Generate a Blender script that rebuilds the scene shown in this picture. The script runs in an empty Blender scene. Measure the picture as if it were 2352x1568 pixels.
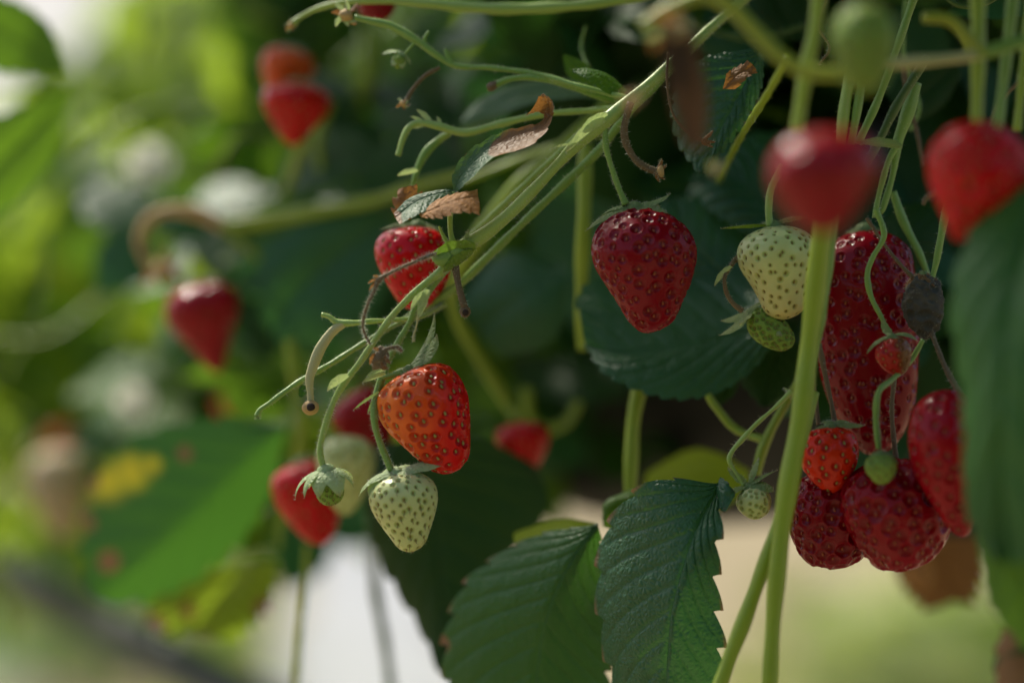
import bpy, math
import numpy as np
C = bpy.context.scene
COL = C.collection
rng = np.random.default_rng(7)

# ------------------------------------------------------------------ camera
CAMF = 85.0
cam = bpy.data.cameras.new('camera'); camo = bpy.data.objects.new('camera', cam); COL.objects.link(camo)
camo.location = (0, 0, 0); camo.rotation_euler = (math.radians(90), 0, 0)
cam.lens = CAMF; cam.sensor_width = 36; cam.clip_start = 0.02; cam.clip_end = 300
cam.dof.use_dof = True; cam.dof.focus_distance = 0.70; cam.dof.aperture_fstop = 2.9
C.camera = camo
# ------------------------------------------------------------------ light
SUN_EL, SUN_AZ = 52.0, -38.0          # high, behind the plants and to the left
w = bpy.data.worlds.new('World'); C.world = w; w.use_nodes = True
nt = w.node_tree; nt.nodes.clear()
sk = nt.nodes.new('ShaderNodeTexSky'); sk.sky_type = 'NISHITA'; sk.sun_disc = False
sk.sun_elevation = math.radians(SUN_EL); sk.sun_rotation = math.radians(SUN_AZ)
sk.air_density = 1.0; sk.dust_density = 3.0; sk.ozone_density = 1.0
bg = nt.nodes.new('ShaderNodeBackground'); bg.inputs[1].default_value = 0.15
ow = nt.nodes.new('ShaderNodeOutputWorld')
nt.links.new(sk.outputs[0], bg.inputs[0]); nt.links.new(bg.outputs[0], ow.inputs[0])
sl = bpy.data.lights.new('sun', 'SUN'); sl.energy = 4.2; sl.angle = math.radians(4.0); sl.color = (1.0, .94, .78)
so = bpy.data.objects.new('sun', sl); COL.objects.link(so)
e, a = math.radians(SUN_EL), math.radians(SUN_AZ)
from mathutils import Vector
sd = Vector((math.sin(a)*math.cos(e), math.cos(a)*math.cos(e), math.sin(e)))
so.rotation_euler = sd.to_track_quat('Z', 'Y').to_euler(); so.location = sd*5
C.view_settings.view_transform = 'Standard'; C.view_settings.look = 'None'
C.view_settings.exposure = 0.2; C.view_settings.gamma = 1
C.view_settings.use_curve_mapping = False

# ------------------------------------------------------------------ helpers
def W(D): return D*36.0/CAMF
def P(x, y, D):                        # a point of the picture at its own distance
    k = W(D)/2352.0
    return np.array([(x-1176)*k, D, -(y-784)*k])
def S(D): return W(D)/2352.0
def unit(v):
    v = np.asarray(v, float); n = np.linalg.norm(v, axis=-1, keepdims=True); return v/np.maximum(n, 1e-12)
def cat(pts, n):
    """Catmull-Rom resample of rows, n samples, uniform in chord length"""
    p = np.asarray(pts, float)
    if len(p) == 2:
        t = np.linspace(0, 1, n)[:, None]; return p[0]*(1-t)+p[1]*t
    q = np.vstack([2*p[0]-p[1], p, 2*p[-1]-p[-2]])
    out = []
    for i in range(len(p)-1):
        t = np.linspace(0, 1, 40, endpoint=False)[:, None]
        a0, a1, a2, a3 = q[i:i+4]
        out.append(.5*((2*a1)+(-a0+a2)*t+(2*a0-5*a1+4*a2-a3)*t*t+(-a0+3*a1-3*a2+a3)*t**3))
    out = np.vstack(out+[p[-1:]])
    d = np.r_[0, np.cumsum(np.linalg.norm(np.diff(out[:, :3], axis=0), axis=1))]
    s = np.linspace(0, d[-1], n)
    return np.stack([np.interp(s, d, out[:, k]) for k in range(out.shape[1])], 1)
def vnoise(p, f, seed=0):
    """cheap smooth noise: sum of sines"""
    r = np.random.default_rng(seed); o = np.zeros(len(p))
    for k in range(6):
        d = unit(r.normal(size=3))*f*(0.6+0.35*k)
        o += np.sin(p@d+r.uniform(0, 6.28))/(1+.35*k)
    return o/3.0

class MB:
    def __init__(s): s.v = []; s.f = []; s.n = 0; s.mi = []; s.at = {}
    def add(s, v, f, mi=0, **at):
        v = np.asarray(v, float); n0 = s.n
        s.v.append(v); s.n += len(v)
        for q in f: s.f.append(tuple(int(i)+n0 for i in q))
        s.mi += [mi]*len(f)
        for k in set(list(at)+list(s.at)):
            arr = s.at.setdefault(k, np.zeros(n0))
            val = at.get(k, 0.0)
            s.at[k] = np.r_[arr, np.broadcast_to(val, (len(v),)) if np.ndim(val) == 0 else val]
        return s
    def build(s, name, mats, parent=None, origin=None, smooth=True):
        v = np.vstack(s.v)
        if parent is not None: org = np.array(WORLD[parent.as_pointer()])
        else: org = np.array(origin if origin is not None else v[0])
        me = bpy.data.meshes.new(name)
        me.from_pydata((v-(org if (parent is None or True) else 0)).tolist(), [], s.f)
        for k, arr in s.at.items():
            a_ = me.attributes.new(k, 'FLOAT', 'POINT'); a_.data.foreach_set('value', arr.astype(np.float32))
        if not isinstance(mats, (list, tuple)): mats = [mats]
        for m in mats: me.materials.append(m)
        if len(mats) > 1: me.polygons.foreach_set('material_index', np.array(s.mi, dtype=np.int32))
        if smooth: me.polygons.foreach_set('use_smooth', np.ones(len(s.f), dtype=bool))
        me.update()
        o = bpy.data.objects.new(name, me); COL.objects.link(o)
        if parent is not None: o.parent = parent; WORLD[o.as_pointer()] = org
        else: o.location = org; WORLD[o.as_pointer()] = org
        return o
WORLD = {}
KEEP = []
def thing(name, label, cat_, loc, group=None):
    o = bpy.data.objects.new(name, None); COL.objects.link(o); o.location = loc
    o.empty_display_size = .005
    WORLD[o.as_pointer()] = np.array(loc); KEEP.append(o)
    o['label'] = label; o['category'] = cat_
    if group: o['group'] = group
    return o
def tag(o, label, cat_, group=None, kind=None):
    if label: o['label'] = label
    if cat_: o['category'] = cat_
    if group: o['group'] = group
    if kind: o['kind'] = kind
    return o
def gridfaces(nu, nv, wrap=False):
    i = np.arange(nu-1)[:, None]; j = np.arange(nv if wrap else nv-1)[None, :]
    a0 = i*nv+j; b0 = i*nv+(j+1) % nv
    return np.stack([a0, b0, b0+nv, a0+nv], -1).reshape(-1, 4)
def add_hairs(mb, p, n, length, width, mi, bend=0.3):
    m = len(p)
    if m == 0: return
    t = unit(np.cross(n, rng.normal(size=(m, 3))))
    d = unit(n+bend*rng.normal(size=(m, 3)))
    L = length*rng.uniform(.5, 1.25, (m, 1))
    b = p-n*width
    v = np.stack([b-t*width/2, b+t*width/2, b+d*L], 1).reshape(-1, 3)
    mb.add(v, np.arange(3*m).reshape(-1, 3), mi)
def tube(mb, pts, hair=0, nseg=14, mi=0, him=1, wob=.075, hl=.0009, step=None, cap=True, flat=1.0, **at):
    """pts rows (x, y, D, diameter in picture px at D)"""
    w3 = np.array([np.r_[P(x, y, D), .5*d*S(D)] for x, y, D, d in pts])
    L = np.linalg.norm(np.diff(w3[:, :3], axis=0), axis=1).sum()
    n = max(8, int(L/(step or max(w3[:, 3].mean()*.6, .0004))))
    n = min(n, 240)
    c = cat(w3, n); r = c[:, 3].copy(); c = c[:, :3]
    r *= 1+wob*np.sin(np.arange(n)*.37+rng.uniform(0, 6))+wob*.7*np.sin(np.arange(n)*.11+1)
    T = unit(np.gradient(c, axis=0)); N = np.zeros_like(T)
    N[0] = unit(np.cross(T[0], [.3, 1, .2]))
    for k in range(1, n):
        N[k] = unit(N[k-1]-T[k]*np.dot(N[k-1], T[k]))
    B = np.cross(T, N)
    th = np.linspace(0, 2*np.pi, nseg, endpoint=False)
    rib = 1+.05*np.cos(3*th+.5)+.03*np.cos(5*th)
    d = (N[:, None]*np.cos(th)[None, :, None]+B[:, None]*np.sin(th)[None, :, None]*flat)
    v = c[:, None]+d*(r[:, None]*rib[None])[..., None]
    v = v.reshape(-1, 3)
    f = [tuple(q) for q in gridfaces(n, nseg, True)]
    if cap:
        f.append(tuple(range(nseg-1, -1, -1))); f.append(tuple(range((n-1)*nseg, n*nseg)))
    mb.add(v, f, mi, **at)
    if hair:
        m = int(hair*L*1000)
        i = rng.integers(0, n, m); j = rng.uniform(0, 2*np.pi, m)
        nn = unit(N[i]*np.cos(j)[:, None]+B[i]*np.sin(j)[:, None])
        pp = c[i]+nn*r[i][:, None]+T[i]*rng.uniform(-.5, .5, (m, 1))*L/n
        add_hairs(mb, pp, nn, hl*1.25, .0001, him)
    return c

# ------------------------------------------------------------------ materials
def newmat(name):
    m = bpy.data.materials.new(name); m.use_nodes = True
    t = m.node_tree; t.nodes.clear()
    return m, t, t.nodes.new('ShaderNodeOutputMaterial')
def N_(t, typ, **kw):
    n = t.nodes.new(typ)
    for k, v in kw.items():
        if k in n.inputs.keys(): n.inputs[k].default_value = v
        else: setattr(n, k, v)
    return n
def mixc(t, fac, a, b, blend='MIX'):
    n = t.nodes.new('ShaderNodeMix'); n.data_type = 'RGBA'; n.blend_type = blend
    for sock, v in ((n.inputs[0], fac), (n.inputs[6], a), (n.inputs[7], b)):
        if hasattr(v, 'is_linked'): t.links.new(v, sock)
        else: sock.default_value = (v if not isinstance(v, tuple) else (*v, 1)) if isinstance(v, tuple) else v
    return n.outputs[2]
def ramp(t, src, stops):
    n = t.nodes.new('ShaderNodeValToRGB'); cr = n.color_ramp
    while len(cr.elements) < len(stops): cr.elements.new(.5)
    for el, (p, c) in zip(cr.elements, stops): el.position = p; el.color = (*c, 1) if len(c) == 3 else c
    t.links.new(src, n.inputs[0]); return n.outputs[0]
def attr(t, name):
    n = t.nodes.new('ShaderNodeAttribute'); n.attribute_name = name; return n.outputs['Fac']
def noise(t, scale, detail=3, rough=.55, coord='Object', dist=0):
    tc = t.nodes.new('ShaderNodeTexCoord'); n = t.nodes.new('ShaderNodeTexNoise')
    n.inputs['Scale'].default_value = scale; n.inputs['Detail'].default_value = detail
    n.inputs['Roughness'].default_value = rough; n.inputs['Distortion'].default_value = dist
    t.links.new(tc.outputs[coord], n.inputs['Vector']); return n.outputs['Fac']
def bump(t, h, strength, dist):
    b = t.nodes.new('ShaderNodeBump'); b.inputs['Strength'].default_value = strength
    b.inputs['Distance'].default_value = dist; t.links.new(h, b.inputs['Height']); return b.outputs[0]

def leafmat(name, dark, light, vein, back=None, trans=(.10, .22, .02), tf=.35, rough=.42, dry=(.22, .10, .04), dry2=(.33, .19, .09), spec=.5, veinamt=.5):
    m, t, out = newmat(name)
    n1 = noise(t, 60, 4); n2 = noise(t, 900, 3)
    c = mixc(t, n1, dark, light)
    c = mixc(t, ramp(t, n2, [(.3, (0, 0, 0)), (.75, (.35, .35, .35))]), c, light)
    rn = attr(t, 'rnd')
    c = mixc(t, ramp(t, rn, [(0, (0, 0, 0)), (.6, (.25, .25, .25)), (1, (.9, .9, .9))]), c, tuple(min(1, x*1.9) for x in light))
    mm = t.nodes.new('ShaderNodeMath'); mm.operation = 'MULTIPLY'; mm.inputs[1].default_value = veinamt
    t.links.new(attr(t, 'vein'), mm.inputs[0])
    c = mixc(t, mm.outputs[0], c, vein)
    # yellowing and dead margin
    yel = attr(t, 'yellow'); c = mixc(t, yel, c, (.66, .56, .02))
    dr = attr(t, 'dry')
    dcol = mixc(t, noise(t, 400, 4), dry, dry2)
    c = mixc(t, dr, c, dcol)
    pb = N_(t, 'ShaderNodeBsdfPrincipled'); t.links.new(c, pb.inputs['Base Color'])
    pb.inputs['Roughness'].default_value = rough; pb.inputs['Specular IOR Level'].default_value = spec
    tr = t.nodes.new('ShaderNodeBsdfTranslucent')
    tc = mixc(t, yel, trans, (.8, .66, .03)); tc = mixc(t, dr, tc, (.28, .14, .05))
    t.links.new(tc, tr.inputs[0])
    ms = t.nodes.new('ShaderNodeMixShader'); ms.inputs[0].default_value = tf
    # fine net of veins
    tcd = t.nodes.new('ShaderNodeTexCoord'); vo = t.nodes.new('ShaderNodeTexVoronoi'); vo.feature = 'DISTANCE_TO_EDGE'
    vo.inputs['Scale'].default_value = 620; t.links.new(tcd.outputs['Object'], vo.inputs['Vector'])
    b = bump(t, vo.outputs['Distance'], .6, .0009)
    b2 = t.nodes.new('ShaderNodeBump'); b2.inputs['Strength'].default_value = .3; b2.inputs['Distance'].default_value = .0006
    t.links.new(noise(t, 260, 4), b2.inputs['Height']); t.links.new(b, b2.inputs['Normal'])
    t.links.new(b2.outputs[0], pb.inputs['Normal']); t.links.new(b2.outputs[0], tr.inputs['Normal'])
    t.links.new(pb.outputs[0], ms.inputs[1]); t.links.new(tr.outputs[0], ms.inputs[2])
    t.links.new(ms.outputs[0], out.inputs[0]); return m
def stemmat(name, c1, c2, rough=.45, sss=.25, scale=120, trans=0):
    m, t, out = newmat(name)
    c = mixc(t, noise(t, scale, 4), c1, c2)
    pb = N_(t, 'ShaderNodeBsdfPrincipled'); t.links.new(c, pb.inputs['Base Color'])
    pb.inputs['Roughness'].default_value = rough
    pb.inputs['Subsurface Weight'].default_value = sss; pb.inputs['Subsurface Radius'].default_value = (1, .9, .3)
    pb.inputs['Subsurface Scale'].default_value = .0012
    t.links.new(bump(t, noise(t, 900, 3), .4, .0005), pb.inputs['Normal'])
    t.links.new(pb.outputs[0], out.inputs[0]); return m
def fleshmat(name, unripe_ridge, unripe_pit, ripe_ridge, ripe_pit, rough=.26, coat=.22, sss=.3):
    m, t, out = newmat(name)
    pit = attr(t, 'pit'); ripe = attr(t, 'ripe')
    u = mixc(t, pit, unripe_ridge, unripe_pit); r = mixc(t, pit, ripe_ridge, ripe_pit)
    c = mixc(t, ripe, u, r)
    c = mixc(t, ramp(t, noise(t, 130, 3), [(.35, (0, 0, 0)), (.8, (.4, .4, .4))]), c, tuple(x*.55 for x in ripe_ridge) if sum(ripe_ridge) < sum(unripe_ridge)+1 else c)
    pb = N_(t, 'ShaderNodeBsdfPrincipled'); t.links.new(c, pb.inputs['Base Color'])
    pb.inputs['Roughness'].default_value = rough
    pb.inputs['Subsurface Weight'].default_value = sss; pb.inputs['Subsurface Radius'].default_value = (1, .35, .2)
    pb.inputs['Subsurface Scale'].default_value = .0018
    pb.inputs['Coat Weight'].default_value = coat; pb.inputs['Coat Roughness'].default_value = .05; pb.inputs['Specular IOR Level'].default_value = .14
    t.links.new(bump(t, noise(t, 1500, 2), .12, .0003), pb.inputs['Normal'])
    t.links.new(pb.outputs[0], out.inputs[0]); return m
def plain(name, col, rough=.6, spec=.5, nz=None, col2=None, emis=None):
    m, t, out = newmat(name); pb = N_(t, 'ShaderNodeBsdfPrincipled')
    if nz: t.links.new(mixc(t, noise(t, nz, 5), col, col2 or tuple(c*.6 for c in col)), pb.inputs['Base Color'])
    else: pb.inputs['Base Color'].default_value = (*col, 1)
    pb.inputs['Roughness'].default_value = rough; pb.inputs['Specular IOR Level'].default_value = spec
    t.links.new(pb.outputs[0], out.inputs[0]); return m

M = {}
M['leaf_teal'] = leafmat('leaf_teal', (.016, .074, .028), (.028, .108, .044), (.06, .16, .07), trans=(.06, .20, .03), tf=.25, rough=.42, spec=.5)
M['leaf_green'] = leafmat('leaf_green', (.022, .080, .010), (.040, .115, .014), (.07, .17, .03), trans=(.20, .38, .02), tf=.38, rough=.52, spec=.3)
M['leaf_mid'] = leafmat('leaf_mid', (.016, .078, .014), (.030, .112, .026), (.05, .15, .04), trans=(.09, .27, .02), tf=.3, rough=.45, spec=.45)
M['leaf_umber'] = leafmat('leaf_umber', (.045, .028, .016), (.075, .045, .024), (.04, .02, .01), trans=(.10, .05, .02), tf=.2, rough=.8, spec=.2)
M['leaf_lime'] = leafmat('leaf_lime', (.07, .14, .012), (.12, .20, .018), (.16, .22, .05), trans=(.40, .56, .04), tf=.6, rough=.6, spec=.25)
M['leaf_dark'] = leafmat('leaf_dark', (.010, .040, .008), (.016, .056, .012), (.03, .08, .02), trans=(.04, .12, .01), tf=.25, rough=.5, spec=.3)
M['node_bract'] = leafmat('node_bract', (.13, .22, .025), (.20, .30, .04), (.2, .3, .06), trans=(.2, .36, .03), tf=.3, rough=.55, spec=.3)
M['leaf_grey'] = leafmat('leaf_grey', (.04, .10, .045), (.065, .14, .07), (.10, .18, .10), trans=(.16, .3, .05), tf=.35, rough=.5)
M['leaf_straw'] = leafmat('leaf_straw', (.42, .48, .18), (.58, .62, .3), (.5, .52, .3), trans=(.7, .78, .3), tf=.5, rough=.7, spec=.2)
M['leaf_tan'] = leafmat('leaf_tan', (.30, .17, .09), (.45, .27, .15), (.3, .18, .1), trans=(.5, .3, .15), tf=.35, rough=.7)
M['leaf_brown'] = leafmat('leaf_brown', (.15, .062, .014), (.27, .125, .035), (.12, .05, .015), trans=(.4, .18, .04), tf=.3, rough=.7)
M['sepal'] = leafmat('sepal', (.14, .22, .06), (.22, .31, .11), (.28, .36, .15), trans=(.34, .46, .12), tf=.3, rough=.6)
M['sepal_pale'] = leafmat('sepal_pale', (.30, .42, .17), (.42, .53, .26), (.5, .58, .33), trans=(.5, .62, .22), tf=.35, rough=.6)
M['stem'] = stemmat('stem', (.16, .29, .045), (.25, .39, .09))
M['stem_lit'] = stemmat('stem_lit', (.26, .39, .07), (.38, .50, .14))  # lighter copy of stem, with the light on it put into the colour
M['stem_yellow'] = stemmat('stem_yellow', (.26, .32, .03), (.34, .38, .05))
M['stem_dark'] = stemmat('stem_dark', (.05, .10, .015), (.09, .15, .03))
M['stem_brown'] = stemmat('stem_brown', (.12, .075, .035), (.19, .13, .06), rough=.7)
M['stem_pale'] = stemmat('stem_pale', (.52, .46, .24), (.42, .42, .18), rough=.6)
M['stem_tan'] = stemmat('stem_tan', (.42, .26, .09), (.55, .36, .15), rough=.7)
M['petiole'] = stemmat('petiole', (.24, .34, .02), (.32, .42, .035), rough=.4, scale=40)
M['hair'] = plain('hair', (.62, .62, .48), .5)
M['hair_brown'] = plain('hair_brown', (.14, .07, .03), .6)
M['hole_shade'] = plain('hole_shade', (.03, .018, .01), .9)  # near-black for solid blobs; paints the shade inside the cap hollows
M['flesh_dark'] = fleshmat('flesh_dark', (.50, .006, .014), (.34, .002, .005), (.25, .0002, .008), (.17, .0001, .004))
M['flesh_red'] = fleshmat('flesh_red', (.60, .08, .03), (.40, .02, .01), (.62, .001, .006), (.40, .0005, .002))
M['flesh_orange'] = fleshmat('flesh_orange', (.85, .20, .025), (.50, .02, .004), (.72, .004, .003), (.34, .001, .001), rough=.24)
M['flesh_pale'] = fleshmat('flesh_pale', (.60, .66, .28), (.30, .38, .06), (.66, .52, .22), (.42, .20, .05), rough=.4, coat=.3)
M['flesh_green'] = fleshmat('flesh_green', (.20, .32, .05), (.12, .19, .03), (.22, .34, .06), (.13, .18, .03), rough=.5, coat=.1)
M['flesh_grey'] = plain('flesh_grey', (.13, .12, .10), .95, .1, 300, (.05, .045, .04))
M['seed_gold'] = plain('seed_gold', (.38, .20, .03), .35)
M['seed_red'] = plain('seed_red', (.30, .05, .015), .2)
M['seed_olive'] = plain('seed_olive', (.34, .30, .07), .3)
M['seed_brown'] = plain('seed_brown', (.28, .15, .035), .4, .5, 600, (.16, .20, .03))
M['black_plastic'] = plain('black_plastic', (.008, .008, .009), .55, .4, 20, (.014, .014, .015))

# ------------------------------------------------------------------ builders
def leafgrid(mid, left, right, nu=60, nv=31, bulge=.10, teeth=12, tooth=.05, veins=9, vd=.012, slope=.35, curl=0, seed=0, lift=0, edgecurl=0):
    Mi = cat([P(*q) for q in mid], nu); L = cat([P(*q) for q in left], nu); R = cat([P(*q) for q in right], nu)
    v = np.linspace(-1, 1, nv); u = np.linspace(0, 1, nu)
    U, V = np.meshgrid(u, v, indexing='ij'); A = np.abs(V)
    g = np.where(V[..., None] < 0, Mi[:, None]+(L-Mi)[:, None]*A[..., None], Mi[:, None]+(R-Mi)[:, None]*A[..., None])
    wid = np.linalg.norm(L-R, axis=1); wm = wid.max(); Ln = np.linalg.norm(np.diff(Mi, axis=0), axis=1).sum()
    # serrated margin
    ph = (U*teeth) % 1.0
    tt = np.where(ph < .86, np.sin(np.pi/2*np.minimum(ph/.86, 1))**.8, (1-ph)/.14)
    out = np.where(V[..., None] < 0, (L-Mi)[:, None], (R-Mi)[:, None]); out = unit(out)
    env = np.clip(np.minimum(U*8, 1.0), 0, 1)
    along = unit(np.gradient(Mi, axis=0))[:, None]
    k = (tooth*wm*(tt-.6)*env*(A**8))[..., None]
    g = g+out*k+along*k*.5
    # normals
    du = np.gradient(g, axis=0); dv = np.gradient(g, axis=1)
    n = unit(np.cross(dv, du)); n = np.where(n[..., 1:2] > 0, -n, n)       # towards the camera
    phv = (U-slope*A*(1-.3*U))*veins
    fr = np.abs(phv-np.round(phv))
    lat = np.exp(-(fr/.085)**2)*np.clip(A*14, 0, 1)*np.clip((1.03-A)*5, 0, 1)
    midv = np.exp(-(V/.035)**2)
    h = -lat*vd*wm-midv*vd*2.2*wm+bulge*wm*(A*(1-A)*1.6)*np.clip(wid/wm, 0, 1)[:, None]
    h += vd*wm*1.2*np.abs(np.sin(np.pi*phv))**.6*A*(1-A)*3
    r = np.random.default_rng(seed)
    h += .022*wm*vnoise(g.reshape(-1, 3), 2.5/wm*2, seed).reshape(U.shape)
    h += .0035*wm*vnoise(g.reshape(-1, 3), 55/wm, seed+1).reshape(U.shape)*(nu > 100)
    h += edgecurl*wm*(A**3)
    g = g+n*h[..., None]
    vein = np.clip(lat*.8+midv, 0, 1)
    return g.reshape(-1, 3), gridfaces(nu, nv), U.ravel(), V.ravel(), vein.ravel(), wm, n.reshape(-1, 3)
def leaf(name, label, mid, left, right, mat, parent=None, cat_='leaf', group=None, dryedge=0, yellow=None, dry=None, rnd=.2, hair=0, kindname=None, stalk=None, stalkmat='stem', **kw):
    v, f, U, V, vein, wm, n = leafgrid(mid, left, right, **kw)
    D = np.zeros(len(v)); A = np.abs(V)
    if dryedge:
        nz = vnoise(v, 3/wm*2, 5)
        ph = (U*kw.get('teeth', 12)) % 1.0
        D = np.maximum(D, np.clip((A-.965+dryedge*.03*nz)*40, 0, 1)*np.clip((ph-.45)*3, 0, 1)*dryedge)
    Y = np.zeros(len(v))
    pu = 1176+v[:, 0]/(W(1)*v[:, 1])*2352; pv = 784-v[:, 2]/(W(1)*v[:, 1])*2352
    if yellow:
        for (cx, cy, rr) in yellow: Y = np.maximum(Y, np.clip(1.4-np.hypot(pu-cx, pv-cy)/rr+.35*vnoise(v, 3/wm*3, 9), 0, 1))
    if dry:
        for (cx, cy, rr) in dry: D = np.maximum(D, np.clip((1.1-np.hypot(pu-cx, pv-cy)/rr+.25*vnoise(v, 3/wm*4, 11))*5, 0, 1))
    mb = MB(); mb.add(v, f, 0, vein=vein, dry=D, yellow=Y, rnd=rnd+0*U)
    if hair:
        e_ = np.where((A > .97) | (rng.random(len(v)) < .15))[0]; e_ = rng.choice(e_, min(hair, len(e_)))
        add_hairs(mb, v[e_], unit(n[e_]+.8*rng.normal(size=(len(e_), 3))), .0008, .00006, 1)
    if parent is None and stalk is not None:
        t = thing(name, label, cat_, P(*mid[0]), group)
        mb.build('leaf_blade', [M[mat], M['hair']], t)
        sb = MB(); tube(sb, stalk); sb.build('stalk', [M[stalkmat], M['hair']], t)
        return t
    o = mb.build(name, [M[mat], M['hair']], parent, origin=P(*mid[0]) if parent is None else None)
    if parent is None: tag(o, label, cat_, group)
    elif label: o['label'] = label
    return o

def sepal_part(parent, c, out, up, length, width, lift, curl, mat, hair=60, twist=0, name='sepal', dry=0.0, cup=.25):
    n = 22; m = 7
    s = np.linspace(0, 1, n); el = lift+curl*s**1.3
    side = unit(np.cross(out, up))
    d = out[None]*np.cos(el)[:, None]+up[None]*np.sin(el)[:, None]
    p = c[None]+np.vstack([[0, 0, 0], np.cumsum(d[:-1], axis=0)])*length/(n-1)
    nn = -out[None]*np.sin(el)[:, None]+up[None]*np.cos(el)[:, None]
    tw = twist*s[:, None]
    sd_ = side[None]*np.cos(tw)+nn*np.sin(tw)
    wv = width*.5*(np.sin(np.pi*np.clip(.12+.88*s, 0, 1))**.75)*(1+.06*np.sin(s*17+lift*9))
    q = np.linspace(-1, 1, m)
    v = p[:, None]+sd_[:, None]*(wv[:, None]*q[None])[..., None]-nn[:, None]*(cup*wv[:, None]*(q[None]**2))[..., None]
    v = v.reshape(-1, 3)
    Q = np.tile(q, n); SS = np.repeat(s, m)
    mb = MB(); mb.add(v, gridfaces(n, m), 0, vein=np.exp(-(Q/.22)**2)*.7, dry=np.clip((SS-.82)*5, 0, 1)*(.5 if dry == 0 else 1)+dry*np.clip(SS*2, 0, 1), yellow=0*Q, rnd=.2+0*Q)
    if hair:
        i = rng.integers(0, len(v), hair); e_ = (np.abs(Q[i]) > .6)
        nrm = np.repeat(nn, m, axis=0)[i]*rng.choice([1, .6], hair)[:, None]+np.repeat(sd_, m, axis=0)[i]*Q[i][:, None]
        add_hairs(mb, v[i], unit(nrm), .0010, .00009, 1)
    return mb.build(name, [M[mat], M['hair']], parent)

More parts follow.
